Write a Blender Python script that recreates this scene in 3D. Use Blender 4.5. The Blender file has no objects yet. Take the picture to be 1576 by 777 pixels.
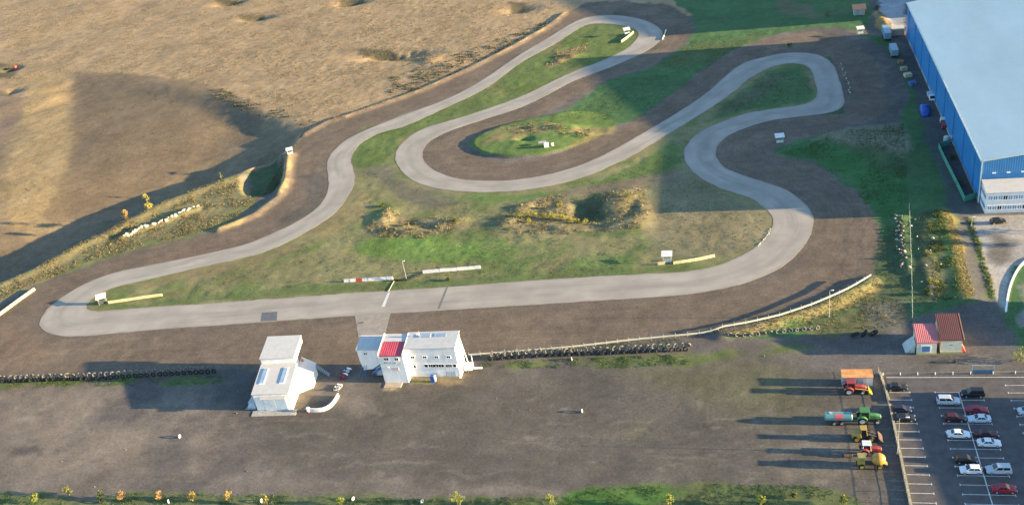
import bpy, math, random
import numpy as np
from mathutils import Vector, Matrix

# ------------------------------------------------------------------ camera
SC = bpy.context.scene
COL = SC.collection
F_PX, IW, IH, CAM_H = 1529.0, 1576.0, 777.0, 147.0          # focal length in photo pixels, photo size, flying height
_n = np.array([446.0, 2568.0, F_PX]); _n /= np.linalg.norm(_n)
_fw = np.array([0, 0, 1.0]) - _n * _n[2]; _fw /= np.linalg.norm(_fw)
_rt = np.cross(_n, _fw)
_a = math.radians(15.5)
_R = np.array([[math.cos(_a), -math.sin(_a), 0], [math.sin(_a), math.cos(_a), 0], [0, 0, 1]])
CM = _R @ np.array([_rt, _fw, -_n])                          # camera axes (right, down, forward) -> world
cam_data = bpy.data.cameras.new('camera')
cam = bpy.data.objects.new('camera', cam_data); COL.objects.link(cam)
cr, cd, cf = CM[:, 0], CM[:, 1], CM[:, 2]
cam.matrix_world = Matrix(((cr[0], -cd[0], -cf[0], 0), (cr[1], -cd[1], -cf[1], 0), (cr[2], -cd[2], -cf[2], CAM_H), (0, 0, 0, 1)))
cam_data.sensor_fit = 'HORIZONTAL'; cam_data.sensor_width = 36.0
cam_data.lens = F_PX / IW * 36.0
cam_data.clip_start = 1.0; cam_data.clip_end = 12000.0
SC.camera = cam

# ------------------------------------------------------------------ sky and sun
SUN_EL, SUN_AZ = 8.4, -1.0                                   # degrees; azimuth measured from +X
world = bpy.data.worlds.new('World'); SC.world = world; world.use_nodes = True
wn = world.node_tree.nodes; wl = world.node_tree.links
for nd in list(wn): wn.remove(nd)
sky = wn.new('ShaderNodeTexSky'); sky.sky_type = 'NISHITA'; sky.sun_disc = False
sky.sun_elevation = math.radians(SUN_EL); sky.sun_rotation = math.radians(90 - SUN_AZ)
sky.altitude = 150; sky.air_density = 1.0; sky.dust_density = 0.6; sky.ozone_density = 2.5
bg = wn.new('ShaderNodeBackground'); bg.inputs[1].default_value = 0.105
wo = wn.new('ShaderNodeOutputWorld')
wl.new(sky.outputs[0], bg.inputs[0]); wl.new(bg.outputs[0], wo.inputs[0])
sun_d = bpy.data.lights.new('sun', 'SUN'); sun_d.energy = 5.0; sun_d.angle = math.radians(0.5); sun_d.color = (1.0, 0.74, 0.40)
sun = bpy.data.objects.new('sun', sun_d); COL.objects.link(sun)
_e, _z = math.radians(SUN_EL), math.radians(SUN_AZ)
sun.rotation_euler = Vector((math.cos(_e) * math.cos(_z), math.cos(_e) * math.sin(_z), math.sin(_e))).to_track_quat('Z', 'Y').to_euler()
SC.view_settings.view_transform = 'Standard'; SC.view_settings.look = 'None'
SC.view_settings.exposure = 2.5; SC.view_settings.gamma = 1.0; SC.view_settings.use_curve_mapping = False
SC.cycles.max_bounces = 5; SC.cycles.diffuse_bounces = 3

rng = np.random.default_rng(7)
random.seed(7)
TAN = math.tan(_e)

def g(x, y, z=0.0):
    """surveyed ground position (metres) of a point seen at photo pixel x, y and lying at height z"""
    d = CM @ np.array([x - IW / 2, y - IH / 2, F_PX]); t = (z - CAM_H) / d[2]
    return np.array([d[0] * t, d[1] * t])

# ------------------------------------------------------------------ helpers
MATS = {}
def mat(name, col, rough=0.8, var=0.15, scale=1.5, bump=0.0, metal=0.0, col2=None, bscale=None, spec=0.3, stretch=None, emit=None):
    if name in MATS: return MATS[name]
    m = bpy.data.materials.new(name); m.use_nodes = True
    nt = m.node_tree; N = nt.nodes; L = nt.links
    b = N['Principled BSDF']; b.inputs['Roughness'].default_value = rough; b.inputs['Metallic'].default_value = metal
    b.inputs['Specular IOR Level'].default_value = spec
    tc = N.new('ShaderNodeNewGeometry'); mp = N.new('ShaderNodeMapping'); L.new(tc.outputs['Position'], mp.inputs[0])
    if stretch: mp.inputs['Scale'].default_value = stretch
    nz = N.new('ShaderNodeTexNoise'); nz.inputs['Scale'].default_value = scale; nz.inputs['Detail'].default_value = 5; nz.inputs['Roughness'].default_value = 0.65
    L.new(mp.outputs[0], nz.inputs['Vector'])
    mx = N.new('ShaderNodeMix'); mx.data_type = 'RGBA'
    c2 = col2 or tuple(c * (1 - 2 * var) for c in col)
    c1 = tuple(min(1, c * (1 + var)) for c in col) if not col2 else col
    mx.inputs[6].default_value = (*c1, 1); mx.inputs[7].default_value = (*c2, 1)
    rp = N.new('ShaderNodeMapRange'); rp.inputs[1].default_value = 0.35; rp.inputs[2].default_value = 0.7
    L.new(nz.outputs[0], rp.inputs[0]); L.new(rp.outputs[0], mx.inputs[0]); L.new(mx.outputs[2], b.inputs['Base Color'])
    if bump:
        n2 = N.new('ShaderNodeTexNoise'); n2.inputs['Scale'].default_value = bscale or scale * 4; n2.inputs['Detail'].default_value = 4
        L.new(mp.outputs[0], n2.inputs['Vector'])
        bp = N.new('ShaderNodeBump'); bp.inputs['Strength'].default_value = bump; bp.inputs['Distance'].default_value = 0.1
        L.new(n2.outputs[0], bp.inputs['Height']); L.new(bp.outputs[0], b.inputs['Normal'])
    MATS[name] = m
    return m

def ribbed(name, col, axis=0, period=0.5, depth=0.05, rough=0.5, var=0.08):
    """profiled sheet metal: ribs as bump along one axis"""
    if name in MATS: return MATS[name]
    m = mat(name, col, rough, var, 0.25, spec=0.4)
    N = m.node_tree.nodes; L = m.node_tree.links; b = N['Principled BSDF']
    ge = N.new('ShaderNodeNewGeometry'); sp = N.new('ShaderNodeSeparateXYZ'); L.new(ge.outputs['Position'], sp.inputs[0])
    mu = N.new('ShaderNodeMath'); mu.operation = 'MULTIPLY'; mu.inputs[1].default_value = 2 * math.pi / period; L.new(sp.outputs[axis], mu.inputs[0])
    sn = N.new('ShaderNodeMath'); sn.operation = 'SINE'; L.new(mu.outputs[0], sn.inputs[0])
    bp = N.new('ShaderNodeBump'); bp.inputs['Strength'].default_value = 0.35; bp.inputs['Distance'].default_value = depth
    L.new(sn.outputs[0], bp.inputs['Height']); L.new(bp.outputs[0], b.inputs['Normal'])
    return m

def leafmat(name):
    """foliage coloured per face from the mesh's own colour attribute"""
    if name in MATS: return MATS[name]
    m = bpy.data.materials.new(name); m.use_nodes = True
    N = m.node_tree.nodes; L = m.node_tree.links; b = N['Principled BSDF']
    b.inputs['Roughness'].default_value = 0.75; b.inputs['Specular IOR Level'].default_value = 0.15
    at = N.new('ShaderNodeAttribute'); at.attribute_name = 'leaf'
    L.new(at.outputs['Color'], b.inputs['Base Color'])
    tr = N.new('ShaderNodeBsdfTranslucent'); L.new(at.outputs['Color'], tr.inputs['Color'])
    ms = N.new('ShaderNodeMixShader'); ms.inputs[0].default_value = 0.3
    out = N['Material Output']
    L.new(b.outputs[0], ms.inputs[1]); L.new(tr.outputs[0], ms.inputs[2]); L.new(ms.outputs[0], out.inputs[0])
    MATS[name] = m
    return m

class MB:
    """collects simple shapes into one mesh"""
    def __init__(s): s.v = []; s.f = []
    def add(s, vs, fs):
        o = len(s.v); s.v += [tuple(map(float, p)) for p in vs]; s.f += [tuple(i + o for i in q) for q in fs]; return s
    def box(s, c, d, rz=0.0, rx=0.0, ry=0.0):
        hx, hy, hz = d[0] / 2, d[1] / 2, d[2] / 2
        R = Matrix.Rotation(rz, 3, 'Z') @ Matrix.Rotation(ry, 3, 'Y') @ Matrix.Rotation(rx, 3, 'X')
        vs = [Vector(c) + R @ Vector((sx * hx, sy * hy, sz * hz)) for sz in (-1, 1) for sx, sy in ((-1, -1), (1, -1), (1, 1), (-1, 1))]
        return s.add(vs, [(3, 2, 1, 0), (4, 5, 6, 7), (0, 1, 5, 4), (1, 2, 6, 5), (2, 3, 7, 6), (3, 0, 4, 7)])
    def hexa(s, b, t):
        """eight corners: four below, four above"""
        return s.add(list(b) + list(t), [(3, 2, 1, 0), (4, 5, 6, 7), (0, 1, 5, 4), (1, 2, 6, 5), (2, 3, 7, 6), (3, 0, 4, 7)])
    def tube(s, p0, p1, r0, r1=None, n=8, cap=True):
        r1 = r0 if r1 is None else r1
        p0, p1 = Vector(p0), Vector(p1); d = (p1 - p0)
        if d.length < 1e-6: return s
        q = d.to_track_quat('Z', 'Y')
        vs = []
        for p, r in ((p0, r0), (p1, r1)):
            vs += [p + q @ Vector((r * math.cos(2 * math.pi * i / n), r * math.sin(2 * math.pi * i / n), 0)) for i in range(n)]
        fs = [(i, (i + 1) % n, n + (i + 1) % n, n + i) for i in range(n)]
        if cap: fs += [tuple(range(n - 1, -1, -1)), tuple(range(n, 2 * n))]
        return s.add(vs, fs)
    def torus(s, c, R, r, axis='Y', n=16, k=7, flat=1.0):
        vs = []; fs = []
        for i in range(n):
            a = 2 * math.pi * i / n
            for j in range(k):
                b = 2 * math.pi * j / k
                rr = R + r * math.cos(b); h = r * flat * math.sin(b)
                p = (rr * math.cos(a), h, rr * math.sin(a)) if axis == 'Y' else ((rr * math.cos(a), rr * math.sin(a), h) if axis == 'Z' else (h, rr * math.cos(a), rr * math.sin(a)))
                vs.append((c[0] + p[0], c[1] + p[1], c[2] + p[2]))
        for i in range(n):
            for j in range(k):
                fs.append((i * k + j, ((i + 1) % n) * k + j, ((i + 1) % n) * k + (j + 1) % k, i * k + (j + 1) % k))
        return s.add(vs, fs)
    def lathe(s, prof, c=(0, 0, 0), axis='X', n=14):
        """profile of (along, radius) turned about an axis"""
        vs = []; fs = []; m = len(prof)
        for (t, r) in prof:
            for i in range(n):
                a = 2 * math.pi * i / n
                p = (t, r * math.cos(a), r * math.sin(a)) if axis == 'X' else ((r * math.cos(a), r * math.sin(a), t) if axis == 'Z' else (r * math.cos(a), t, r * math.sin(a)))
                vs.append((c[0] + p[0], c[1] + p[1], c[2] + p[2]))
        for q in range(m - 1):
            for i in range(n): fs.append((q * n + i, q * n + (i + 1) % n, (q + 1) * n + (i + 1) % n, (q + 1) * n + i))
        fs += [tuple(range(n)), tuple(range((m - 1) * n, m * n))]
        return s.add(vs, fs)
    def loft(s, rings):
        k = len(rings[0]); vs = [p for r in rings for p in r]; fs = []
        for i in range(len(rings) - 1):
            for j in range(k): fs.append((i * k + j, i * k + (j + 1) % k, (i + 1) * k + (j + 1) % k, (i + 1) * k + j))
        fs += [tuple(range(k - 1, -1, -1)), tuple((len(rings) - 1) * k + j for j in range(k))]
        return s.add(vs, fs)
    def slab(s, q, t, nrm=(0, 0, -1)):
        """a quad given thickness"""
        n = Vector(nrm) * t
        return s.hexa([Vector(p) + n for p in q], [Vector(p) for p in q])
    def mesh(s, name):
        me = bpy.data.meshes.new(name); me.from_pydata(s.v, [], s.f); me.validate(); me.update(); return me
    def build(s, name, m, parent=None, loc=None, smooth=False, bevel=0.0, rz=None):
        me = s.mesh(name)
        if m is not None: me.materials.append(m)
        if smooth:
            for p in me.polygons: p.use_smooth = True
        o = bpy.data.objects.new(name, me); COL.objects.link(o)
        if parent is not None: o.parent = parent
        if loc is not None: o.location = loc
        if rz is not None: o.rotation_euler = (0, 0, rz)
        if bevel:
            bv = o.modifiers.new('bevel', 'BEVEL'); bv.width = bevel; bv.segments = 2; bv.limit_method = 'ANGLE'
        return o

def tag(o, label=None, cat=None, group=None, kind=None):
    if label: o['label'] = label
    if cat: o['category'] = cat
    if group: o['group'] = group
    if kind: o['kind'] = kind
    return o
def thing(name, label, cat, loc=(0, 0, 0), rz=0.0, group=None):
    o = bpy.data.objects.new(name, None); COL.objects.link(o); o.empty_display_size = 0.3
    o.location = loc; o.rotation_euler = (0, 0, rz)
    return tag(o, label, cat, group)
def nth(k): return '%d%s' % (k, 'th' if 10 <= k % 100 <= 20 else {1: 'st', 2: 'nd', 3: 'rd'}.get(k % 10, 'th'))
def kids(o): return [c for c in bpy.data.objects if c.parent is o]
def copy_tree(o, parent=None, swap=None, ch=None):
    c = o.copy(); COL.objects.link(c)
    if parent is not None: c.parent = parent
    if swap and c.type == 'MESH':
        for s in c.material_slots:
            if s.material and s.material.name in swap:
                s.link = 'OBJECT'; s.material = swap[s.material.name]
    for k in kids(o): copy_tree(k, c, swap)
    return c

# ------------------------------------------------------------------ terrain survey
def vnoise(x, y, seed):
    r = np.random.default_rng(seed).random((256, 256)).astype(np.float32)
    xi = np.floor(x).astype(np.int64); yi = np.floor(y).astype(np.int64); fx = x - xi; fy = y - yi
    fx = fx * fx * (3 - 2 * fx); fy = fy * fy * (3 - 2 * fy)
    a = r[xi & 255, yi & 255]; b = r[(xi + 1) & 255, yi & 255]; c = r[xi & 255, (yi + 1) & 255]; d = r[(xi + 1) & 255, (yi + 1) & 255]
    return (a * (1 - fx) + b * fx) * (1 - fy) + (c * (1 - fx) + d * fx) * fy
def fbm(x, y, size, seed, octv=4, gain=0.5):
    s = 0; a = 1; t = 0
    for o in range(octv):
        s = s + a * vnoise(x / size + 17.3 * o, y / size + 5.1 * o, seed + o); t += a; a *= gain; size /= 2.03
    return s / t
def sstep(a, b, x):
    t = np.clip((x - a) / (b - a), 0, 1); return t * t * (3 - 2 * t)
def in_poly(px, py, poly):
    ins = np.zeros(px.shape, bool); n = len(poly)
    for i in range(n):
        x0, y0 = poly[i]; x1, y1 = poly[(i + 1) % n]
        if y0 == y1: continue
        c = ((y0 > py) != (y1 > py)) & (px < (x1 - x0) * (py - y0) / (y1 - y0) + x0)
        ins ^= c
    return ins
def seg_dist(px, py, pts, closed=False, param=False):
    best = np.full(px.shape, 1e9); bt = np.zeros(px.shape); acc = 0.0
    n = len(pts)
    for i in range(n if closed else n - 1):
        x0, y0 = pts[i]; x1, y1 = pts[(i + 1) % n]
        dx, dy = x1 - x0, y1 - y0; l2 = dx * dx + dy * dy + 1e-9
        t = np.clip(((px - x0) * dx + (py - y0) * dy) / l2, 0, 1)
        d = np.hypot(px - x0 - t * dx, py - y0 - t * dy)
        if param:
            m = d < best; bt[m] = acc + t[m] * math.sqrt(l2); acc += math.sqrt(l2)
        best = np.minimum(best, d)
    return (best, bt) if param else best
def W(pts, z=0.0): return [tuple(g(p[0], p[1], z)) for p in pts]
def smooth_loop(pts, closed=True, step=1.2):
    P = [np.array(p) for p in pts]; n = len(P); out = []
    rngi = range(n) if closed else range(n - 1)
    for i in rngi:
        p0 = P[(i - 1) % n] if closed or i > 0 else P[i]; p1 = P[i]; p2 = P[(i + 1) % n]
        p3 = P[(i + 2) % n] if closed or i + 2 < n else p2
        k = max(2, int(np.linalg.norm(p2 - p1) / step))
        for j in range(k):
            t = j / k
            out.append(0.5 * ((2 * p1) + (-p0 + p2) * t + (2 * p0 - 5 * p1 + 4 * p2 - p3) * t * t + (-p0 + 3 * p1 - 3 * p2 + p3) * t ** 3))
    if not closed: out.append(P[-1])
    out = np.array(out)
    for _ in range(6):                                  # iron out tracing jitter
        if closed: out = 0.5 * out + 0.25 * (np.roll(out, 1, 0) + np.roll(out, -1, 0))
        else: out[1:-1] = 0.5 * out[1:-1] + 0.25 * (out[2:] + out[:-2])
    return out

# inner and outer edge of the asphalt, traced along the driving direction
TRK_A = [(134,479),(180,476.5),(257,470.6),(335,466),(400,461),(503,453.5),(606,447),(709,439.8),(800,432.8),(903,426.3),(1019,420),(1078,415),(1122,402),(1155,386),(1173,370),(1186,355),(1191,342),(1185,327),(1155,305),(1109,290),(1078,274),(1057,254),(1052,236),(1060,218),(1080,202),(1122,183),(1160,172.5),(1200,166),(1227,163),(1250,156.5),(1258,144),(1253,121),(1245,104),(1227,97.8),(1200,99.5),(1162,115),(1129.5,141),(1096,165),(1057,189),(1019,212),(985,232.5),(944,254),(903,271),(851.5,285),(800,293.5),(734.6,296),(683,291.7),(644.5,282.7),(619,265),(608.5,246),(612,228.6),(628,212),(655,197),(722,177),(800,149.5),(838.6,131.3),(885,109.4),(928.7,93),(967,73.4),(982.8,56),(979,46),(960,40),(929,36.5),(904,38),(885,47.6),(851.5,69),(800,97.8),(747.5,136),(683,167),(621,195),(585,204),(555,221),(541.5,239),(541.5,255),(546.5,275),(536.5,301),(508,334),(451.5,367.6),(400,390),(309,411),(232,429),(175,442),(154,449.5),(137,461.5),(131,472)]
TRK_B = [(59,501),(77,513.5),(103,517.7),(154,515),(232,507.4),(335,500.5),(400,495.8),(541.6,485.8),(601,482),(709,475.8),(800,470),(903,463.7),(1006,457),(1070,451.5),(1129.5,440),(1160,431),(1205,410),(1233,384),(1248,360),(1252.7,339),(1247,323),(1227.5,303),(1201,288),(1160,275),(1121.8,262),(1106,249),(1101,234),(1109,218),(1129.5,204),(1160,193),(1178,187),(1227.5,180),(1279,173.5),(1296,165.5),(1299.5,152),(1292,123.6),(1279,96),(1253,83),(1214.6,81.5),(1190,85),(1147.5,96),(1122,113),(1083,146.7),(1044.5,172.5),(1012,192),(980,210.6),(944,231),(903,250.5),(851.5,267),(800,276),(760,278.5),(709,276),(678,267),(657,254),(649.7,239),(657,221),(683,205),(729.5,189),(800,166),(838.6,148),(885,123.6),(923.6,110),(967,92.5),(1006,72),(1018.8,58),(1019,48.5),(1006,37.5),(980,28.3),(944,23.7),(911,25.5),(885,33.5),(851.5,54),(800,84.5),(734.6,128.5),(683,154.4),(619,178),(560,202),(528.7,218),(508,239),(503,255),(505.5,277),(503,298),(487.5,321),(451.5,344),(400,367.5),(360,381),(257,403),(180,418.6),(141.6,431.5),(103,452),(74.6,472.7),(63,490)]
EA = smooth_loop(W(TRK_A)); EB = smooth_loop(W(TRK_B))

def axis(parts):
    out = [parts[0][0]]
    for a, b, s0, s1 in parts:
        x = a
        while x < b - 1e-6:
            s = s0 + (s1 - s0) * (x - a) / (b - a); x = min(b, x + s); out.append(x)
    return np.array(out)
XS = axis([(-4500, -1200, 700, 300), (-1200, -540, 160, 20), (-540, -260, 2.6, 1.3), (-260, -170, 1.3, 0.75), (-170, 60, 0.75, 0.75), (60, 120, 0.9, 2.5), (120, 500, 20, 100), (500, 4500, 200, 900)])
YS = axis([(-3000, -200, 600, 120), (-200, 110, 60, 3), (110, 300, 0.55, 0.6), (300, 420, 0.65, 0.95), (420, 620, 1.1, 2.2), (620, 1000, 10, 60), (1000, 6000, 120, 1200)])
NX, NY = len(XS), len(YS)
GX, GY = np.meshgrid(XS, YS)                             # rows follow Y
print('terrain grid', NX, NY, NX * NY)
Z = np.zeros_like(GX)
NZ1 = fbm(GX, GY, 9.0, 11); NZ2 = fbm(GX, GY, 2.6, 23, 3); NZ3 = fbm(GX, GY, 40.0, 31); NZ4 = fbm(GX, GY, 17.0, 41)
WX = GX + (fbm(GX, GY, 5.0, 51, 4) - 0.5) * 5.0          # ragged look-up position for the edges of ground covers
WY = GY + (fbm(GX, GY, 5.0, 61, 4) - 0.5) * 5.0

IN_A = in_poly(GX, GY, EA[::2]); IN_B = in_poly(GX, GY, EB[::2])
near = (GX > -200) & (GX < 40) & (GY > 170) & (GY < 470)
TD = np.full(GX.shape, 60.0)                             # distance to the nearest asphalt edge
sub = np.where(near); bxx = GX[sub]; byy = GY[sub]; td = np.full(bxx.shape, 1e9)
for E_ in (EA, EB):
    for k in range(0, len(E_), 2):
        td = np.minimum(td, (bxx - E_[k, 0]) ** 2 + (byy - E_[k, 1]) ** 2)
TD[sub] = np.sqrt(td)
RING = IN_B & ~IN_A

def bbox_slice(poly, pad):
    xs = [p[0] for p in poly]; ys = [p[1] for p in poly]
    i0, i1 = np.searchsorted(XS, [min(xs) - pad, max(xs) + pad]); j0, j1 = np.searchsorted(YS, [min(ys) - pad, max(ys) + pad])
    return (slice(max(0, j0 - 1), j1 + 1), slice(max(0, i0 - 1), i1 + 1))
def sdf(poly, s, ragged=True):
    x, y = (WX[s], WY[s]) if ragged else (GX[s], GY[s])
    d = seg_dist(x, y, poly, True); return np.where(in_poly(x, y, poly), d, -d)
def raise_poly(pts, h, w, z=0.0, rag=False):
    p = [tuple(q) for q in smooth_loop(W(pts, z), True, 2.0)]; s = bbox_slice(p, 12); Z[s] += h * sstep(-w / 2, w / 2, sdf(p, s, rag))
def ridge(pts, h, w, z=0.0, jag=0.0, cut=None):
    p = W(pts, z); s = bbox_slice(p, w * 4 + 3)
    d = seg_dist(GX[s] + (WX[s] - GX[s]) * jag, GY[s] + (WY[s] - GY[s]) * jag, p)
    Z[s] += h * np.exp(-(d / w) ** 2)
def mound(x, y, h, rx, ry, z=0.0, jag=0.6):
    c = g(x, y, z); p = [(c[0] - rx, c[1] - ry), (c[0] + rx, c[1] + ry)]; s = bbox_slice(p, 3 * max(rx, ry) + 3)
    dx = (GX[s] + (WX[s] - GX[s]) * jag - c[0]) / rx; dy = (GY[s] + (WY[s] - GY[s]) * jag - c[1]) / ry
    Z[s] += h * np.exp(-(dx * dx + dy * dy))

# the lower field on the left: its edge is the crest of the embankment, then a scarp, then a gentle ramp
CREST = [(-90,478),(-40,455),(0,437),(60,411),(123,375),(160,358),(180,344),(203,337),(239,316),(283,298),(335,278),(368,267),(392,256),(420,245),(441,233),(468,207),(492,191)]
PIT = W(CREST + [(455,181),(400,168),(330,141),(235,122),(120,118),(20,150)]) + [(-330, 400), (-420, 370), (-420, 250), (-330, 212), (-262, 220)]
PIT_D = 6.4
s = bbox_slice(PIT, 40); sd = sdf(PIT, s, False)
crest_w = W(CREST); dcr = seg_dist(GX[s], GY[s], crest_w)
rest = seg_dist(GX[s], GY[s], PIT[len(CREST) - 1:] + PIT[:1])
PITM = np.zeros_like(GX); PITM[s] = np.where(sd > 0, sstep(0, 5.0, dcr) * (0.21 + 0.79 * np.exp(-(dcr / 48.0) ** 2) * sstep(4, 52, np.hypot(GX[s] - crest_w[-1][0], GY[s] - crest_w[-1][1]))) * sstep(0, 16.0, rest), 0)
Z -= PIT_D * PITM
raise_poly([(384,262),(425,240),(436,262),(425,290),(398,303),(380,300),(372,280)], -2.2, 4.0)
ridge([(0,440),(60,415),(123,379),(165,360),(203,341),(239,321),(283,303),(335,284),(368,272)], 0.7, 2.6, jag=0.4)
ridge([(188,366),(215,354),(240,346),(262,338),(305,321)], 0.9, 1.5, jag=0.3)
ridge([(446,240),(440,262),(440,280),(430,300)], 1.5, 1.8)
ridge([(424,308),(392,332),(362,345),(338,354)], 1.0, 1.5)
ridge([(470,207),(500,190),(560,171),(640,143),(720,108),(790,72),(850,37),(868,22)], 0.8, 1.6, jag=0.3)
# spoil heaps in the rough field
for mx_, my_, mh, mrx, mry in [(660,95,1.2,6,5),(605,86,-2.9,15,4),(395,28,-2.6,8,3.5),(352,5,-2.8,9,4.5),(540,4,-2.5,9,5),(798,14,-1.6,8,6),(14,106,-2.4,6,3.5),(16,140,-2.2,6,3),(690,101,0.7,9,4)]: mound(mx_, my_, mh, mrx, mry)
# infield island with its steep edge, and the wild mounds
ISLAND = [(722,226),(727,216),(745,206),(770,196),(800,188),(835,182),(880,172),(930,176),(950,190),(938,200),(905,217),(870,231),(835,240),(785,243),(745,239)]
p_ = [tuple(q) for q in smooth_loop(W(ISLAND), True, 2.0)]; s_ = bbox_slice(p_, 12)
Z[s_] += 0.9 * sstep(-0.8, 0.8, sdf(p_, s_, False)) * sstep(g(925, 195)[0], g(850, 200)[0], GX[s_])
for m_ in [(868,200,1.2,7,1.6),(832,199,.8,5,1.5),(895,210,.9,6,1.4),(798,222,.5,3,2),(806,217,-1.6,2.8,2.0),(875,87,1.1,5,2.2),(860,95,.8,4,2),(700,340,.8,4,2),(676,348,.8,5,2.2),(640,356,.8,6,1.6),(612,352,.9,4,1.6),(596,330,.8,3,4),(585,340,.7,3,3),(620,345,-.8,4,2),(655,352,-.8,4,1.6),(782,343,1.2,4,3.2),(810,318,.9,4,2.4),(845,318,-.6,5,2),(862,320,.9,4,2),(905,326,-2.0,6,5),(930,318,.8,3,6),(958,312,1.4,5,7),(985,330,1.1,3.5,9),(960,345,.9,5,3),(975,322,-1.0,3,5),(850,350,.8,22,1.6),
           (1330,215,1.3,12,7),(1375,225,1.6,8,8),(1290,212,1.0,8,4),(1250,228,-.6,12,4)]: mound(*m_)
ridge([(1447,326),(1456,350),(1466,385),(1477,425),(1488,462)], 0.9, 3.6, jag=0.1)
ridge([(1420,345),(1425,390),(1432,440)], 0.9, 3.5, jag=0.5)
ridge([(1388,335),(1391,375),(1396,418)], 0.6, 1.6)
ridge([(1110,514),(1150,507),(1200,496),(1250,479),(1290,462),(1320,447),(1341,433)], 1.2, 2.0)
ridge([(1350,22),(1362,38),(1372,52)], 1.2, 2.0)

# ------------------------------------------------------------------ ground covers (surface colours, some sun and shade painted in)
C = np.zeros(GX.shape + (4,), np.float32)
def setc(m, col, dirt=0.0):
    for k in range(3): C[..., k] = C[..., k] * (1 - m) + col[k] * m
    C[..., 3] = C[..., 3] * (1 - m) + dirt * m
def paint(pts, col, soft=1.2, amt=1.0, rag=True, dirt=0.0, z=0.0, noise=None, thr=0.5, world=False):
    p = pts if world else W(pts, z); s = bbox_slice(p, 8)
    m = amt * sstep(-soft / 2, soft / 2, sdf(p, s, rag))
    if noise is not None: m = m * sstep(thr - 0.12, thr + 0.12, noise[s])
    for k in range(3): C[s + (k,)] = C[s + (k,)] * (1 - m) + col[k] * m
    C[s + (3,)] = C[s + (3,)] * (1 - m) + dirt * m
DIRT = (0.128, 0.101, 0.077); DIRT2 = (0.155, 0.122, 0.090); LOT = (0.100, 0.088, 0.080); LOT2 = (0.135, 0.118, 0.102)
FIELD = (0.285, 0.208, 0.122); FIELD2 = (0.215, 0.162, 0.102); GRASS = (0.090, 0.130, 0.042); GRASS2 = (0.110, 0.190, 0.045); DGRASS = (0.062, 0.122, 0.050)
DRY = (0.190, 0.158, 0.075); STRAW = (0.250, 0.205, 0.115); OLIVE = (0.165, 0.160, 0.080); ASPH = (0.070, 0.072, 0.076); CONC = (0.34, 0.315, 0.275)
ones = np.ones(GX.shape)
setc(ones, LOT); setc(sstep(0.42, 0.62, NZ1), LOT2)
# fields to the left, and farmland all round beyond
setc(((GX < -320) | (GY > 440) | (GX > 150) | (GY < 132)).astype(float), FIELD)
far_field = W(CREST + [(560,172),(640,144),(720,109),(790,73),(850,38),(885,12)]) + [(-66, 480), (-60, 700), (-200, 2500), (-4000, 2500), (-4000, 150), (-330, 190), (-270, 218)]
paint(far_field, FIELD, 1.5, world=True)
setc(sstep(0.48, 0.68, NZ4) * 0.5 * (GX < -120) * (GY > 250) * (1 - PITM), FIELD2)
setc(sstep(0.5, 0.75, NZ2) * 0.45 * (GX < -120) * (GY > 250) * (1 - PITM), (0.15, 0.115, 0.065))
PM = PITM * (1 - sstep(-290, -330, GX) * 0.0)
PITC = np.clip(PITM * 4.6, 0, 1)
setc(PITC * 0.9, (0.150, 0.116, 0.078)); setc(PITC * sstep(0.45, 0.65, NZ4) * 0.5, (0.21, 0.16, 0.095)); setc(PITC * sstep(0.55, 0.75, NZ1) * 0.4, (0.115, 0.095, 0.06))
paint([(40,120),(100,118),(112,200),(105,330),(40,360),(0,330),(20,220)], (0.27, 0.20, 0.105), 9, 0.95, z=-2.0)  # sandy ramp up from the lower field, its sunlit brightness painted in
paint([(0,140),(35,145),(40,165),(20,200),(0,230),(-80,220)], (0.19, 0.14, 0.10), 4, 0.8, z=-1)
for pts in ([(545,74),(600,78),(640,86),(668,95),(640,97),(590,91),(556,84)], [(368,22),(400,24),(418,31),(395,34),(372,30)], [(325,-6),(372,0),(374,10),(340,10)], [(510,-6),(560,-4),(566,6),(530,7)], [(780,2),(812,4),(815,20),(790,18)], [(-20,96),(20,98),(28,108),(24,124),(-20,118)], [(-20,136),(22,142),(18,148),(-20,146)]):
    paint(pts, (0.075, 0.072, 0.045), 3, 0.85)            # hollows coloured darker than the field
paint([(116,117),(180,119),(238,123),(300,134),(345,146),(385,160),(401,182),(396,205),(330,236),(270,262),(215,300),(130,325),(60,345),(80,300),(108,250),(118,180)], (0.135, 0.104, 0.070), 4, 0.75, z=-2.2)
# run-off dirt round the circuit
paint([(-40,615),(-40,488),(10,465),(55,440),(150,404),(255,373),(330,357),(396,333),(432,308),(441,282),(443,250),(462,215),(500,191),(560,172),(640,144),(720,109),(790,73),(850,38),(880,16),(905,4),(960,2),(1030,8),(1062,28),(1066,48),(1048,68),(1000,104),(930,126),(900,140),(830,178),(790,192),(735,214),(722,230),(735,244),(790,250),(860,240),(930,208),(985,182),(1040,140),(1100,97),(1130,80),(1190,60),(1250,48),(1305,60),(1340,85),(1362,125),(1370,165),(1345,184),(1290,198),(1240,208),(1200,218),(1188,232),(1220,245),(1262,258),(1300,285),(1325,310),(1345,345),(1352,390),(1345,425),(1310,445),(1260,468),(1180,494),(1100,508),(1000,517),(900,530),(720,544),(640,560),(340,570),(200,580)], DIRT, 1.2, dirt=1.0)
s_ = (near & ~IN_A & ~RING & (C[..., 3] > 0.5))
setc(sstep(0.48, 0.66, NZ4) * 0.6 * s_, DIRT2, 1.0)
setc(sstep(7, 2.0, TD) * (0.6 * sstep(0.4, 0.6, NZ1)) * s_, (0.105, 0.087, 0.072), 1.0)
paint([(0,500),(60,520),(70,560),(0,570)], (0.175, 0.125, 0.085), 6, 0.7, dirt=1); paint([(215,400),(330,372),(400,350),(330,395),(240,410)], (0.16, 0.115, 0.085), 4, 0.6, dirt=1)
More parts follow.
